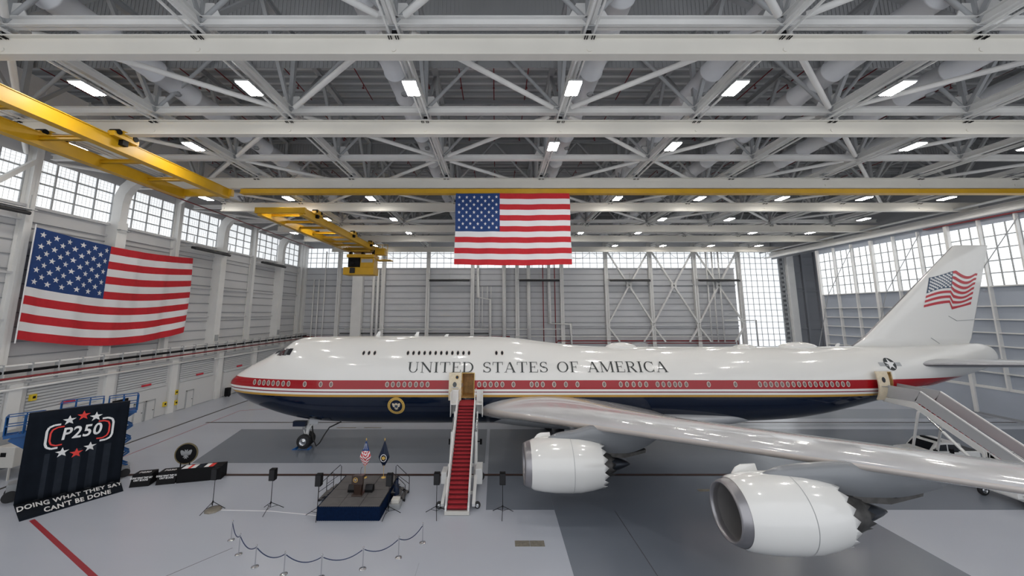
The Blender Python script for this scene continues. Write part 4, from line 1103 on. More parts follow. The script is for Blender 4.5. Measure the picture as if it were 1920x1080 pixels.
    MB().box(xc+W/2+.35, xc+W/2+.85, y0+2.9, y0+4.2, .5, 1.5).build('engine_box', 'white', t, bevel=.03)
    MB().box(xc-W/2-.8, xc-W/2-.4, y0+2.7, y0+3.8, .6, 1.35).build('battery_box', 'white', t, bevel=.03)
    for s in (-1, 1): MB().box(xc+s*(W/2+.62)-.09, xc+s*(W/2+.62)+.09, y0+6.0, y0+6.15, 2.1, 2.5).bar((xc+s*(W/2+.1), y0+6.1, 2.3), (xc+s*(W/2+.6), y0+6.1, 2.3), .06, .06).build('work_lamp', 'black', t)
    return t
airstair('boarding_stairs', -2.45, 24.75, 31.5, 33.0, 5.02, 1.25, 'white boarding stairs with red carpet leading up to the front open door', False, 27)
airstair('boarding_stairs', 35.25, 22.6, 31.2, 33.85, 5.1, 1.45, 'grey-sided boarding stairs with red treads at the rear open door', True, 27)

# ================================================================ PICKUP UNDER THE REAR STAIRS
t = thing('pickup_truck', (37.2, 32.7, 0), 'white crew-cab pickup with dark light bar beneath the rear boarding stairs', 'pickup truck')
xa, yw = 34.5, 1.9; yn = 31.8
def car_pt(x, z): return (xa+x, 0, z)
secs = []
side_prof = [(0.0, .55), (.05, .95), (.25, 1.08), (1.35, 1.18), (1.45, 1.2), (5.55, 1.2), (5.6, .6), (5.5, .42), (.1, .42)]
def carbody(prof, inset, top=None): 
    rr = []
    for q, s_ in ((0, inset), (.12, 0), (yw-.12, 0), (yw, inset)):
        cx0 = sum(p[0] for p in prof)/len(prof); cz0 = sum(p[1] for p in prof)/len(prof)
        rr.append([(xa+cx0+(p[0]-cx0)*(1-s_), yn+q, cz0+(p[1]-cz0)*(1-s_)) for p in prof])
    return MB().loft(rr, cap=True, smooth=False)
carbody(side_prof, .06).build('body', 'white', t, bevel=.03)
carbody([(1.35, 1.18), (2.0, 1.78), (2.25, 1.86), (3.75, 1.86), (3.95, 1.8), (4.1, 1.2)], .05).build('cab', 'white', t, bevel=.03)
for y_ in (yn-.012, yn+yw+.012):
    for P in ([(1.62, 1.24), (2.07, 1.7), (2.72, 1.74), (2.72, 1.24)], [(2.84, 1.24), (2.84, 1.74), (3.68, 1.72), (3.86, 1.24)]):
        MB().prism([(xa+a, y_-.01, c) for a, c in P], (0, .02, 0)).build('side_window', 'glass_dark', t)
MB().add([(xa+1.42, yn+.15, 1.27), (xa+1.42, yn+yw-.15, 1.27), (xa+1.96, yn+yw-.22, 1.78), (xa+1.96, yn+.22, 1.78)], [(0, 1, 2, 3)]).build('windscreen', 'glass_dark', t)
MB().box(xa+2.4, xa+2.75, yn+.3, yn+yw-.3, 1.86, 1.98).build('light_bar', 'black', t, bevel=.03)
MB().box(xa-.06, xa+.2, yn+.05, yn+yw-.05, .4, .68).build('bumper', 'dark_metal', t, bevel=.03)
MB().box(xa+4.15, xa+5.5, yn+.12, yn+yw-.12, 1.19, 1.23).build('cargo_bed', 'dark_metal', t)
b = MB(); b.box(xa-.02, xa+.1, yn+.08, yn+.4, .78, .98); b.box(xa-.02, xa+.1, yn+yw-.4, yn+yw-.08, .78, .98); b.build('headlight', 'chrome', t)
b = MB(); b.box(xa+1.55, xa+1.72, yn-.2, yn-.02, 1.2, 1.38); b.build('mirror', 'black', t)
for x_ in (.95, 4.65):
    for y_ in (yn+.12, yn+yw-.12): wheel(MB(), xa+x_, y_, .38, .38, .26).build('wheel', ['rubber', 'chrome'], t)

# ================================================================ BIG FLAGS
def big_flag(name, pos, label, axis_n, sizes=.032):
    """pos(u, v) -> point, u along the fly, v downwards"""
    b = MB(); NU = 44; NV = 26
    for i in range(NU):
        for k in range(NV):
            u0, u1, v0, v1 = i/NU, (i+1)/NU, k/NV, (k+1)/NV; s_ = int((k+.5)/NV*13)
            mi = 2 if (u1 <= .401+1e-6 and s_ < 7) else (0 if s_ % 2 == 0 else 1)
            b.add([pos(u0, v0), pos(u1, v0), pos(u1, v1), pos(u0, v1)], [(0, 1, 2, 3)], mi, True)
    n_ = V(axis_n)
    for r in range(9):
        for c in range(6 if r % 2 == 0 else 5):
            u = .39*((c*2+(1 if r % 2 == 0 else 2))/12); v = 7/13*((r+1)/10)
            P = [V(pos(u+x*.53, v+z))+n_*.02 for x, z in [(a, -c_) for a, c_ in star(0, 0, sizes)]]
            cc = V(pos(u, v))+n_*.02
            b.add([cc]+P, [(0, q+1, (q+1) % 10+1) for q in range(10)], 1)
    return b.build(name, ['flag_red', 'flag_white', 'flag_blue'], weld=True)
def fl_mid(u, v):
    x = -4.15+11.75*u; z = 24.75-(7.4+.10*math.sin(u*PI))*v
    return (x+.05*math.sin(v*9)*(u-.5)+ (u-.5)*.15*v, 36.2+.10*math.sin(u*31+v*2)*(.3+v*.7)+.06*math.sin(u*13), z)
o = big_flag('hanging_flag', fl_mid, '', (0, -1, 0), .026); tag(o, 'large United States flag hanging from the yellow crane rail over the aircraft', 'flag', None)
def fl_left(u, v):
    y = 32.3+17.3*u+.25*math.sin(v*PI)*(u-.5); zt = 20.25-.15*math.sin(u*PI)*3.2-.3*u; zb = 10.25-1.1*math.sin(u*PI)-.35*u
    return (-41.9+.12*math.sin(u*26+v*3)*(.4+v*.6)+.05*math.sin(u*60), y, zt+(zb-zt)*v)
o = big_flag('wall_flag', fl_left, '', (1, 0, 0), .030); tag(o, 'large United States flag hanging on the left wall over the pipe rack', 'flag')
b = MB().tube((-41.75, 32.15, 20.5), (-41.75, 32.15, 9.9), .05); o2 = b.build('hoist_edge', 'flag_white', o)

# ================================================================ STAGE
SX0, SX1, SY0, SY1, SZ = -10.9, -7.15, 24.1, 28.35, .80
t = thing('stage', ((SX0+SX1)/2, (SY0+SY1)/2, 0), 'low grey-topped stage with pleated dark blue skirt left of the stairs', 'stage')
for i in range(3):
    for k in range(4):
        x0 = SX0+(SX1-SX0)*i/3; x1 = SX0+(SX1-SX0)*(i+1)/3; y0 = SY0+(SY1-SY0)*k/4; y1 = SY0+(SY1-SY0)*(k+1)/4
        MB().box(x0+.015, x1-.015, y0+.012, y1-.012, SZ-.12, SZ).build('deck_panel', 'stage_top', t)
MB().box(SX0+.02, SX1-.02, SY0+.02, SY1-.02, SZ-.14, SZ-.02).build('deck_frame', 'black', t)
b = MB(); P = []
def edge(a, c, n_):
    for i in range(n_):
        q = i/n_; w_ = .035*math.sin(i*PI/1.0*1.0+.0) if 0 else (.035 if i % 2 else -.02)
        d = V(c)-V(a); nn = V(d.y, -d.x, 0).normalized(); p = V(a)+d*q+nn*w_; P.append(p)
edge((SX0-.04, SY0-.04, 0), (SX1+.04, SY0-.04, 0), 60); edge((SX1+.04, SY0-.04, 0), (SX1+.04, SY1, 0), 60)
edge((SX1+.04, SY1, 0), (SX0-.04, SY1, 0), 50); edge((SX0-.04, SY1, 0), (SX0-.04, SY0-.04, 0), 60)
b.loft([[(p.x, p.y, .01) for p in P], [(p.x, p.y, SZ-.13) for p in P]], smooth=True); b.loft([[(p.x, p.y, SZ-.13) for p in P], [(p.x*.0+p.x, p.y, SZ-.01) for p in P]])
b.build('skirt', 'skirt', t)
def stage_steps(xs_, s, label):
    t = thing('stage_steps', (xs_, 27.0, 0), label, 'stairs')
    for i in range(3):
        x0 = xs_+s*i*.30; z = SZ-.2*(i+1)
        MB().box(min(x0, x0+s*.3), max(x0, x0+s*.3), 26.3, 27.5, z-.05, z).build('tread', 'stage_top', t)
    b = MB()
    for y in (26.35, 27.45): b.bar((xs_, y, SZ-.25), (xs_+s*.95, y, .05), .04, .14)
    b.build('stringer', 'dark_metal', t)
    for y in (26.3, 27.5):
        MB().path([(xs_-s*.02, y, SZ-.1), (xs_-s*.02, y, SZ+.95), (xs_+s*.05, y, SZ+1.05), (xs_+s*.85, y, 1.15), (xs_+s*.95, y, 1.05), (xs_+s*.95, y, .02)], .022, 8).path([(xs_+s*.0, y, SZ+.45), (xs_+s*.95, y, .6)], .018, 6).build('handrail', 'dark_metal', t)
stage_steps(SX0-.08, -1, 'stage steps with grey tubular handrails on the left side of the stage')
stage_steps(SX1+.08, 1, 'stage steps with grey tubular handrails on the right side of the stage')
t = thing('equipment_stack', (-6.35, 25.9, 0), 'low clutter of folded dark gear and pale cases beside the right stage steps', 'equipment')
MB().box(-6.9, -6.2, 25.3, 26.0, 0, .3).build('lower_case', 'cart_grey', t, bevel=.03); MB().box(-6.8, -6.3, 25.4, 25.9, .3, .55).build('upper_case', 'cart_light', t, bevel=.03)
MB().lathe([(.22, 0), (.2, .8), (.06, 1.25), (.001, 1.3)], (-6.75, 26.5, .0), 'Z', 12).build('covered_pole', 'navy', t)
# lectern
LXc, LYc = -9.0, 25.6
t = thing('lectern', (LXc, LYc, SZ), 'dark wooden lectern with round seal in the middle of the stage', 'lectern')
MB().prism([(LXc-.20, LYc-.22, SZ+.08), (LXc+.20, LYc-.22, SZ+.08), (LXc+.29, LYc-.26, SZ+1.02), (LXc-.29, LYc-.26, SZ+1.02)], (0, .42, 0)).build('column', 'wood', t)
MB().box(LXc-.34, LXc+.34, LYc-.34, LYc+.28, SZ, SZ+.08).build('base', 'wood', t, bevel=.02)
b = MB(); b.prism([(LXc-.34, LYc-.34, SZ+1.0), (LXc-.34, LYc+.30, SZ+1.0), (LXc-.34, LYc+.30, SZ+1.13), (LXc-.34, LYc-.34, SZ+1.25)], (.68, 0, 0)); b.build('desk', 'wood', t, bevel=.015)
MB().box(LXc-.36, LXc+.36, LYc-.37, LYc-.31, SZ+.72, SZ+1.27).build('front_panel', 'wood', t, bevel=.02)
seal(t, lambda a, c, o_: V(LXc-.1+a, LYc-.385-o_*.5, SZ+1.02+c), .15)
MB().path([(LXc+.05, LYc+.1, SZ+1.13), (LXc+.05, LYc+.12, SZ+1.45), (LXc+.12, LYc+.0, SZ+1.62), (LXc+.2, LYc-.02, SZ+1.66)], .012, 6).build('microphone', 'dark_metal', t)
for i, (x, s) in enumerate(((-9.55, -1), (-8.42, 1))):
    t = thing('stage_monitor', (x, 26.0, SZ), 'black wedge loudspeaker on the stage to the %s of the lectern' % ('left' if s < 0 else 'right'), 'loudspeaker', 'wedge speakers beside the lectern')
    MB().prism([(x-.26, 25.8, SZ), (x-.26, 26.25, SZ), (x-.26, 26.2, SZ+.36), (x-.26, 26.0, SZ+.42), (x-.26, 25.8, SZ+.14)], (.52, 0, 0)).build('cabinet', 'black', t, bevel=.02)
    MB().prism([(x-.23, 25.8, SZ+.17), (x-.23, 25.98, SZ+.40), (x-.23, 25.97, SZ+.41), (x-.23, 25.79, SZ+.18)], (.46, 0, 0)).build('grille', 'dark_metal', t)
# pole flags
def pole_flag(x, y, z0, label, stars):
    t = thing('pole_flag', (x, y, z0), label, 'flag')
    MB().tube((x, y, z0), (x, y, z0+2.55), .018, n=8).build('pole', 'gold', t)
    MB().lathe([(.17, 0), (.16, .03), (.05, .06), (.03, .12)], (x, y, z0), 'Z', 16).build('base', 'gold', t)
    MB().lathe([(.001, .16), (.03, .1), (.05, .04), (.02, 0)], (x, y, z0+2.55), 'Z', 10).build('finial', 'gold', t)
    NA, NZ = 36, 30; rings = []
    for k in range(NZ+1):
        q = k/NZ; z = z0+2.5-1.62*q; r = []
        env = (.03+.34*min(1, q/.62)**1.1) if q < .62 else .37-.32*((q-.62)/.38)**1.2
        for i in range(NA):
            a = 2*PI*i/NA; rr = 1+.16*math.cos(5*a+q*3); r.append((x+env*rr*math.cos(a), y+env*.45*rr*math.sin(a), z-.12*abs(math.cos(a))*q))
        rings.append(r)
    def mf(i, j):
        if not stars: return 2
        if i < NZ*.38: return 2
        return 0 if int((i*1.0+abs((j % 18)-9)*1.2)/2.2) % 2 == 0 else 1
    MB().loft(rings, mfun=mf).build('cloth', ['flag_red', 'flag_white', 'flag_blue' if stars else 'navy'], t)
    if stars:
        b = MB()
        for k in range(7):
            q = .12+.035*k; z = z0+2.5-1.62*q; env = .03+.34*(q/.62)**1.1
            for s_ in (-1, 0, 1):
                xx = x+s_*env*.6; b.poly([(xx+a, y-env*.55-.02, z+c) for a, c in star(0, 0, .03)])
        b.build('stars', 'print_white', t)
    else:
        b = MB(); cz = z0+1.38
        b.loft([[(x+.23*math.cos(2*PI*k/24), y-.2, cz+.26*math.sin(2*PI*k/24)) for k in range(24)], [(x+.19*math.cos(2*PI*k/24), y-.2, cz+.22*math.sin(2*PI*k/24)) for k in range(24)]], 0, smooth=False)
        b.poly([(x+a*.9, y-.205, cz+c*.8) for a, c in star(0, 0, .2, .3, .6)], 1); b.build('crest', ['flag_white', 'gold'], t)
    return t
pole_flag(-9.45, 28.0, SZ, 'United States flag furled on a gilt pole at the back of the stage', True)
pole_flag(-8.1, 28.0, SZ, 'dark blue flag with eagle crest furled on a pole behind the stage', False)
# speakers on tripod stands
def speaker_stand(x, y, h, rz, label, lab2, box=True, bag=False):
    t = thing('speaker_stand', (x, y, 0), label, 'stand')
    MB().tube((x, y, .25), (x, y, h), .02, .016, 8).build('pole', 'black', t)
    b = MB(); b.tube((x, y, .42), (x, y, .55), .04, n=8); b.build('collar', 'black', t)
    for k in range(3):
        a = rz+2*PI*k/3; MB().tube((x, y, .5), (x+.75*math.cos(a), y+.75*math.sin(a), .02), .018, n=6).tube((x, y, .22), (x+.4*math.cos(a), y+.4*math.sin(a), .24), .012, n=6).build('leg', 'black', t)
    if bag: MB().lathe([(.001, 0), (.5, .0), (.42, .09), (.001, .12)], (x+.1, y-.05, 0), 'Z', 9).build('sandbag', 'grate', t, bevel=.02)
    s = thing('loudspeaker', (x, y, h), lab2, 'loudspeaker', 'black speakers on tripods')
    MB().box(x-.19, x+.19, y-.17, y+.17, h-.02, h+.68).build('cabinet', 'black', s, bevel=.03)
    b = MB(); b.box(x-.165, x+.165, y-.185, y-.17, h+.02, h+.64); b.build('grille', 'dark_metal', s, bevel=.005)
    MB().box(x-.08, x+.08, y-.02, y+.02, h+.68, h+.71).build('handle', 'dark_metal', s)
SP = [(-18.25, 25.3, 1.85, .2, 'leftmost, in front of the black display'), (-14.45, 25.2, 1.85, .5, 'between the display and the stage'), (-11.15, 24.55, 1.80, .9, 'at the front left corner of the stage'),
      (-6.75, 24.7, 1.75, .3, 'at the front right corner of the stage'), (-3.75, 24.75, 1.80, .7, 'just left of the carpeted stairs'), (.42, 24.75, 1.80, .45, 'just right of the carpeted stairs')]
for i, (x, y, h, a, wh) in enumerate(SP):
    speaker_stand(x, y, h, a, 'black tripod stand %s' % wh, 'black loudspeaker on tripod, %s' % wh, bag=(i == 0))
# ---- stanchions and rope
ST = [(-14.77, 22.17), (-13.5, 20.96), (-12.03, 20.03), (-10.29, 19.51), (-8.39, 19.30), (-6.6, 19.88), (-5.05, 20.71), (-4.05, 21.93)]
for i, (x, y) in enumerate(ST):
    lb = 'silver rope barrier post, %s from the left of the curved row' % ORD[i]
    if i == 0:
        proto = thing('stanchion', (0, 0, 0), lb, 'stanchion', 'rope barrier posts')
        MB().lathe([(.001, 0), (.17, 0), (.17, .02), (.1, .04), (.03, .055), (.03, .08)], (0, 0, 0), 'Z', 24).build('base', 'chrome', proto)
        MB().tube((0, 0, .06), (0, 0, .95), .025, n=12).build('post', 'chrome', proto)
        MB().lathe([(.03, 0), (.045, .01), (.045, .06), (.02, .08), (.001, .085)], (0, 0, .94), 'Z', 16).build('cap', 'chrome', proto)
        o = proto
    else: o = copy_tree(proto)
    o.location = (x, y, 0); o['label'] = lb
for i, (a, c) in enumerate(zip(ST, ST[1:])):
    pts = []
    d = V(c[0]-a[0], c[1]-a[1], 0); l = d.length
    for k in range(13):
        q = .03+.94*k/12; pts.append((a[0]+d.x*q, a[1]+d.y*q, .90-.30*4*q*(1-q)))
    tag(MB().path(pts, .022, 8).build('barrier_rope', 'rope'), 'dark blue rope sagging between barrier posts, %s from the left' % ORD[i], 'rope', 'barrier ropes')

# ================================================================ BANNER
B0, B1 = V(-31.9, 26.0, 0), V(-28.55, 29.55, 0); BH = 5.72
bd = (B1-B0); bl = bd.length; bu = bd.normalized(); bn = V(bu.y, -bu.x, 0)   # bn faces the hall
if bn.y > 0: bn = -bn
def bp(u, z, off=0):  # u metres along, z height
    w_ = .05*math.sin(u*5.2+.6)*(.3+.7*(1-z/BH))+.03*math.sin(u*11)
    lean = (1-z/BH)*.25
    return B0+bu*u+bn*(w_+lean+off)+V(0, 0, z)
t = thing('banner', (B0+bd*.5)[:], 'tall black cloth banner with P250 lettering standing at the lower left', 'banner')
NU, NV = 40, 16
b = MB()
stripe = lambda u: 1 if (u > bl*.2 and u < bl*.93 and int((u-bl*.17)/(bl*.075)) % 2 == 0) else 0
for i in range(NU):
    for k in range(NV):
        u0, u1 = bl*i/NU, bl*(i+1)/NU; z0, z1 = .02+(BH-.02)*k/NV, .02+(BH-.02)*(k+1)/NV
        mi = stripe((u0+u1)/2) if z1 < BH*.52 else 0
        b.add([bp(u0, z0), bp(u1, z0), bp(u1, z1), bp(u0, z1)], [(0, 1, 2, 3)], mi, True)
FL = 3.05
def fp(u, q, off=0):   # flap on the floor, q 0..1 away from the fold
    e0 = B0+bn*.25; tgt0 = V(-28.9, 23.95, 0); tgt1 = V(-26.45, 27.75, 0); f_ = u/bl
    a = e0+bu*u; c = tgt0+(tgt1-tgt0)*f_
    p = a+(c-a)*q; return V(p.x, p.y, .02+off+.06*math.sin(q*PI)*abs(math.sin(u*2.1)))
for i in range(NU):
    for k in range(6):
        u0, u1 = bl*i/NU, bl*(i+1)/NU
        b.add([fp(u0, k/6), fp(u1, k/6), fp(u1, (k+1)/6), fp(u0, (k+1)/6)], [(0, 1, 2, 3)], 0, True)
cloth = b.build('cloth', ['banner', 'banner_grey'], t, weld=True)
s_ = cloth.modifiers.new('s', 'SOLIDIFY'); s_.thickness = .015; s_.offset = 1
def put_text(txt, size, place, name, m_, bold=.03, shear=.18, sx_=1.15):
    vs, fs = text_shapes(txt, size, bold, 1.08)
    b = MB(); b.add([place(x*sx_+y*shear, y) for x, y, z in vs], fs); return b.build(name, m_, t)
put_text('P250', 1.10, lambda x, y: bp(bl*.525+x*.72, BH*.64+y, .05), 'lettering', 'print_white', .022, .12)
def bstar(u, z, r, m_): MB().add([bp(u, z, .05)]+[bp(u+a, z+c, .05) for a, c in star(0, 0, r)], [(0, q+1, (q+1) % 10+1) for q in range(10)]).build('star', m_, t)
for u, z, m_ in ((.385, .86, 'print_white'), (.52, .895, 'print_red'), (.65, .86, 'print_white'), (.36, .49, 'print_white'), (.50, .455, 'print_red'), (.63, .50, 'print_white')): bstar(bl*u, BH*z, .34, m_)
def bracket(s, off, m_, z0, z1, wd):
    pts = []
    uc = bl*.515
    for du, z in ((-.3, z1), (-.0, z1), (.22, z1-.12), (.30, z1-.35), (.30, z0+.35), (.22, z0+.12), (-.0, z0), (-.3, z0)): pts.append((uc+s*(off+du), z))
    b = MB()
    for a, c in zip(pts, pts[1:]):
        d = math.hypot(c[0]-a[0], c[1]-a[1]); nx, nz = -(c[1]-a[1])/d*wd/2, (c[0]-a[0])/d*wd/2
        b.add([bp(a[0]+nx, a[1]+nz, .05), bp(c[0]+nx, c[1]+nz, .05), bp(c[0]-nx, c[1]-nz, .05), bp(a[0]-nx, a[1]-nz, .05)], [(0, 1, 2, 3)])
    b.build('bracket', m_, t)
for s in (-1, 1):
    bracket(s, 1.30, 'print_white', BH*.555, BH*.825, .12); bracket(s, 1.12, 'print_red', BH*.585, BH*.795, .09)
put_text('DOING WHAT THEY SAY', .62, lambda x, y: fp(min(bl, max(0, bl*.5+x*.565)), .52-y*.66, .05), 'lettering', 'print_white', .018, .1)
put_text("CAN'T BE DONE", .62, lambda x, y: fp(min(bl, max(0, bl*.54+x*.565)), .94-y*.60, .05), 'lettering', 'print_white', .018, .1)
b = MB()
for u in (0.05, bl-.05): p = B0+bu*u-bn*.05; b.tube(p, p+V(0, 0, BH), .04)
p = B0-bn*.05; b.tube(p+V(0, 0, BH), p+bd+V(0, 0, BH), .04); b.build('frame_pole', 'dark_metal', t)
# ---- blue lifts behind the banner
def rail_cage(b, o_, ux, L, D, z0, z1, r=.035):
    ux = V(ux).normalized(); uy = V(-ux.y, ux.x, 0)
    cs = [V(o_), V(o_)+ux*L, V(o_)+ux*L+uy*D, V(o_)+uy*D]
    for z in (z0, (z0+z1)/2, z1):
        for i in range(4): b.bar(cs[i]+V(0, 0, z), cs[(i+1) % 4]+V(0, 0, z), r*1.6, r*1.6)
    n_ = max(2, int(L/.7))
    for i in range(n_+1):
        for base in (cs[0], cs[3]): p = base+ux*(L*i/n_); b.bar(p+V(0, 0, z0), p+V(0, 0, z1), r*1.6, r*1.6)
    for i in range(2): p = cs[0]+uy*(D*.5); b.bar(p+V(0, 0, z0), p+V(0, 0, z1), r*1.6, r*1.6)
def lift(o_, L, D, z0, label, boom=False):
    t = thing('scissor_lift', (o_[0], o_[1], 0), label, 'lift')
    o_ = V(*o_, 0); ux = bu; uy = V(-ux.y, ux.x, 0)
    b = MB(); rail_cage(b, o_, ux, L, D, z0, z0+1.15); b.build('guard_rail', 'lift_blue', t)
    c = o_+ux*(L/2)+uy*(D/2)
    b = MB(); 
    for z in (z0-.12,): b.bar(c-ux*(L/2)+V(0, 0, z), c+ux*(L/2)+V(0, 0, z), D, .16)
    b.build('platform', 'lift_blue', t)
    b = MB(); zz = .8; st = (z0-1.0)/4
    for k in range(4):
        for s in (-1, 1):
            q = uy*(s*D*.3); b.bar(c-ux*(L*.42)+q+V(0, 0, zz), c+ux*(L*.42)+q+V(0, 0, zz+st), .08, .12); b.bar(c+ux*(L*.42)+q+V(0, 0, zz), c-ux*(L*.42)+q+V(0, 0, zz+st), .08, .12)
        zz += st
    b.build('scissor_arms', 'lift_blue', t)
    MB().bar(c-ux*(L*.5)+V(0, 0, .55), c+ux*(L*.5)+V(0, 0, .55), D*.95, .5).build('base', 'cart_grey', t)
    for s in (-1, 1):
        for e_ in (-1, 1):
            p = c+ux*(s*L*.36)+uy*(e_*D*.42); MB().tube(p-uy*.12+V(0, 0, .3), p+uy*.12+V(0, 0, .3), .3, n=20).build('wheel', 'rubber', t)
Ob = B0-bn*.35
lift((Ob+bu*1.35)[:2], 2.1, 1.1, 4.95, 'blue scissor lift behind the banner, railing above its middle')
lift((Ob+bu*3.75)[:2], 1.6, 1.1, 4.9, 'blue scissor lift whose cage sticks out at the right banner edge')
t = thing('boom_lift', (Ob-bu*.4)[:], 'blue boom lift basket sticking out at the left edge of the banner', 'lift')
b = MB(); rail_cage(b, Ob-bu*1.0-bn*.3, bu, 1.6, .9, 4.3, 5.55); b.build('guard_rail', 'lift_blue', t)
c_ = Ob-bu*.2-bn*.75
MB().bar(c_-bu*.8+V(0, 0, 4.2), c_+bu*.8+V(0, 0, 4.2), .9, .14).build('platform', 'lift_blue', t)
MB().bar(c_-bu*.4+V(0, 0, 4.15), c_+bu*.5+V(0, 0, 3.3), .5, .6).bar(c_+bu*.4+V(0, 0, 3.5), c_+bu*.5+V(0, 0, 1.0), .28, .3).build('boom_arm', 'lift_blue', t)
MB().bar(c_-bu*.3+V(0, 0, .75), c_+bu*1.2+V(0, 0, .75), 1.0, .7).build('chassis', 'cart_grey', t)
for s_1 in (-.1, 1.0):
    for e_ in (-.5, .5): p = c_+bu*s_1-bn*e_; MB().tube(p-bn*.1+V(0, 0, .35), p+bn*.1+V(0, 0, .35), .35, n=20).build('wheel', 'rubber', t)
# ground equipment at the far left
t = thing('ground_cart', (-37.9, 29.5, 0), 'dark grey and beige ground power unit at the far left behind the banner', 'ground unit')
MB().box(-39.6, -38.2, 28.8, 32.0, .5, 3.1).build('housing', 'cart_grey', t, bevel=.08)
MB().box(-38.15, -36.6, 29.3, 31.2, .9, 2.4).build('control_cabinet', 'cart_light', t, bevel=.05)
b = MB(); b.box(-37.6, -37.2, 29.27, 29.3, 1.7, 2.0); b.build('meter_panel', 'black', t)
for x in (-37.9, -36.9): MB().box(x-.05, x+.05, 29.35, 29.45, 0, .9).build('support_leg', 'cart_light', t)
for x in (-39.3, -38.5): MB().tube((x, 29.0, .3), (x, 28.8, .3), .3, n=20).build('wheel', 'rubber', t)
# far small items along the left wall
for i, (x, y, w_, h, m_, lb) in enumerate([(-40.2, 59.5, .9, 2.6, 'cart_grey', 'grey cabinet beside the left wall behind the aircraft nose'), (-39.6, 62.5, 1.2, 3.4, 'cart_grey', 'tall grey machine beside the left wall behind the aircraft nose'),
                                          (-38.6, 65.5, 1.0, 2.8, 'cart_light', 'pale cabinet behind the aircraft nose near the back left corner'), (-40.4, 56.8, .6, 1.3, 'black', 'small black bin against a left wall column')]):
    t = thing('equipment_cabinet', (x, y, 0), lb, 'cabinet')
    MB().box(x-w_/2, x+w_/2, y-w_/2, y+w_/2, .1, h).build('housing', m_, t, bevel=.05)
    MB().box(x-w_/2+.05, x+w_/2-.05, y-w_/2-.02, y-w_/2, .3, h-.2).build('front_door', m_, t, bevel=.01)
    for s in (-1, 1): MB().box(x+s*w_*.4-.05, x+s*w_*.4+.05, y-.1, y+.1, 0, .12).build('foot', 'black', t)
t = thing('warning_board', (-39.0, 60.4, 0), 'yellow upright warning board behind the aircraft nose', 'sign')
MB().box(-39.2, -38.7, 60.3, 60.4, .9, 2.3).build('plate', 'sign_yellow', t); MB().box(-39.0, -38.9, 60.3, 60.4, 0, .9).build('post', 'cart_grey', t)
# ================================================================ BLACK DISPLAY WALL WITH CASES AND SEAL
D0, D1 = V(-26.7, 28.2, 0), V(-20.9, 29.6, 0); dd = D1-D0; du = dd.normalized(); dn = V(du.y, -du.x, 0)
if dn.y > 0: dn = -dn
def dpt(u, o_, z): return D0+du*u-dn*o_+V(0, 0, z)
def dbox(b, u0, u1, o0, o1, z0, z1, mi=0, sl=0):
    vs = [dpt(u, o, z) for u, o, z in [(u0, o0, z0), (u1, o0, z0), (u1, o1, z0), (u0, o1, z0), (u0, o0+sl, z1), (u1, o0+sl, z1), (u1, o1, z1), (u0, o1, z1)]]
    b.add(vs, [(3, 2, 1, 0), (4, 5, 6, 7), (0, 1, 5, 4), (1, 2, 6, 5), (2, 3, 7, 6), (3, 0, 4, 7)], mi)
for i, (u0, u1) in enumerate(((.15, 1.35), (1.75, 2.95))):
    t = thing('display_box', dpt((u0+u1)/2, .3, 0)[:], 'black display box with white printed slogan, %s one next to the banner' % ('nearer' if i == 0 else 'farther'), 'display box', 'black slogan boxes')
    b = MB(); dbox(b, u0, u1, 0, 1.0, 0, .78, 0, .25); b.build('cabinet', 'black', t)
    for txt, zz, sz, side_ in (("DOING WHAT THEY SAY", .50, .15, 0), ("CAN'T BE DONE", .36, .15, 0)):
        vs, fs = text_shapes(txt, sz, .004); b = MB(); b.add([dpt((u0+u1)/2+x*.8, (zz+y)/.78*.25-.012, zz+y) for x, y, z in vs], fs); b.build('lettering', 'print_white', t)
    vs, fs = text_shapes('P250', .36, .01); b = MB(); b.add([dpt((u0+u1)/2+x, .45+y, .79) for x, y, z in vs], fs); b.build('lettering', 'print_white', t)
t = thing('display_wall', dpt(4.6, .3, 0)[:], 'long low black display case with red and white striped top', 'display case')
b = MB(); dbox(b, 3.05, 5.95, 0, .9, 0, .95); b.build('cabinet', 'black', t)
b = MB(); dbox(b, 0, 3.0, 1.03, 1.15, 0, .5); b.build('back_rail', 'black', t)
for u0, u1, m_ in ((3.25, 3.65, 'print_white'), (3.65, 3.85, 'print_red'), (3.85, 4.15, 'print_white'), (4.2, 4.6, 'banner_grey'), (4.7, 5.0, 'print_white'), (5.0, 5.3, 'print_red')):
    b = MB(); dbox(b, u0, u1, .1, .75, .95, .962); b.build('printed_stripe', m_, t)
t = thing('seal_sign', dpt(2.6, 1.9, 0)[:], 'large round dark seal sign with gold rim standing behind the black display', 'sign')
sc_ = dpt(2.6, 1.9, 1.45)
b = MB(); n = 40
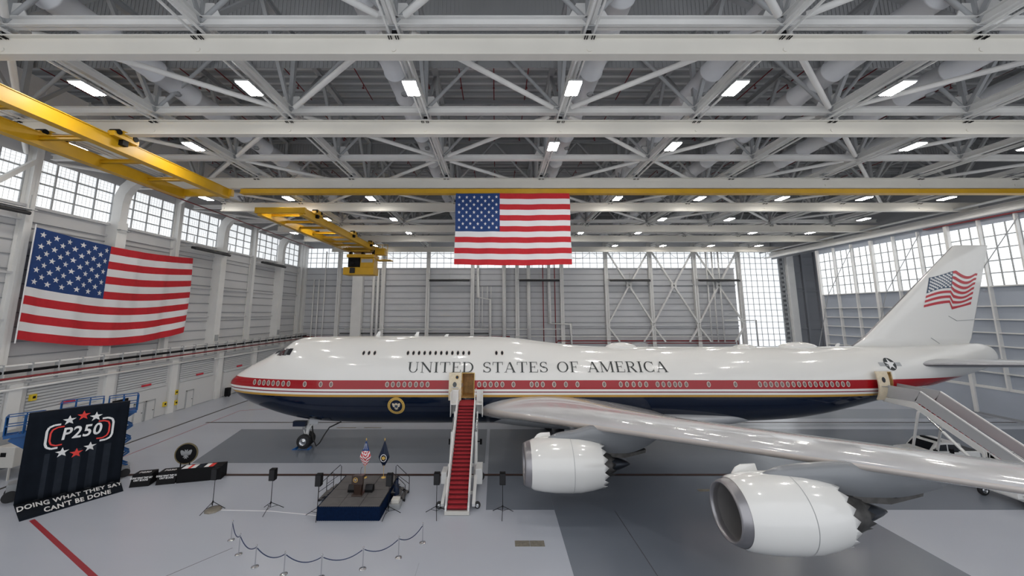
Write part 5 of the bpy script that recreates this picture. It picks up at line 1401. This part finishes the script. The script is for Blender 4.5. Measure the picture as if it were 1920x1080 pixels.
ra = [sc_+du*(.80*math.cos(2*PI*k/n))+V(0, 0, .80*math.sin(2*PI*k/n)) for k in range(n)]; b.loft([ra, [p-dn*-.0+dn*-.08 for p in ra]], cap=True); b.build('disc', 'grate', t)
def sput(a, c, o_): return sc_+du*(a)+V(0, 0, c)+dn*(.01+o_)
for r0, r1, m_ in ((.80, .72, 'gold_dull'), (.72, .001, 'black')):
    b = MB(); b.loft([[sput(r0*math.cos(2*PI*k/n), r0*math.sin(2*PI*k/n), 0) for k in range(n)], [sput(r1*math.cos(2*PI*k/n), r1*math.sin(2*PI*k/n), 0) for k in range(n)]], smooth=False); b.build('seal_ring' if m_ == 'gold_dull' else 'seal_field', m_, t)
E_ = [(0, .30), (.06, .38), (.15, .40), (.13, .30), (.12, .2), (.30, .34), (.46, .36), (.50, .24), (.44, .02), (.36, -.14), (.30, -.05), (.24, -.2), (.18, -.08), (.14, -.22), (.26, -.34), (.16, -.36), (.08, -.28), (.12, -.48), (0, -.42)]
E_ = E_+[(-a, c) for a, c in E_[::-1][1:-1]]
b = MB(); b.add([sput(0, 0, .02)]+[sput(a*.8, c*.8, .02) for a, c in E_], [(0, q+1, (q+1) % len(E_)+1) for q in range(len(E_))]); b.build('seal_eagle', 'cart_grey', t)
b = MB(); 
for s in (-.3, .3): p = sc_+du*s; b.bar(V(p.x, p.y, 0), V(p.x, p.y, .8), .06, .06); b.bar(V(p.x, p.y, .03)-dn*.4, V(p.x, p.y, .03)+dn*.4, .06, .06)
b.build('easel', 'black', t)
# small tape square and floor cable by the nose gear
t = thing('wheel_chock', (-17.8, 35.6, 0), 'small blue chock beside the nose wheels', 'chock')
MB().prism([(-18.9, 35.5, 0), (-18.5, 35.5, .2), (-18.45, 35.5, 0)], (0, .5, 0)).prism([(-17.5, 35.5, 0), (-17.3, 35.5, .2), (-17.2, 35.5, 0)], (0, .5, 0)).bar((-18.5, 35.45, .05), (-17.3, 35.45, .05), .03, .03).build('block', 'lift_blue', t)
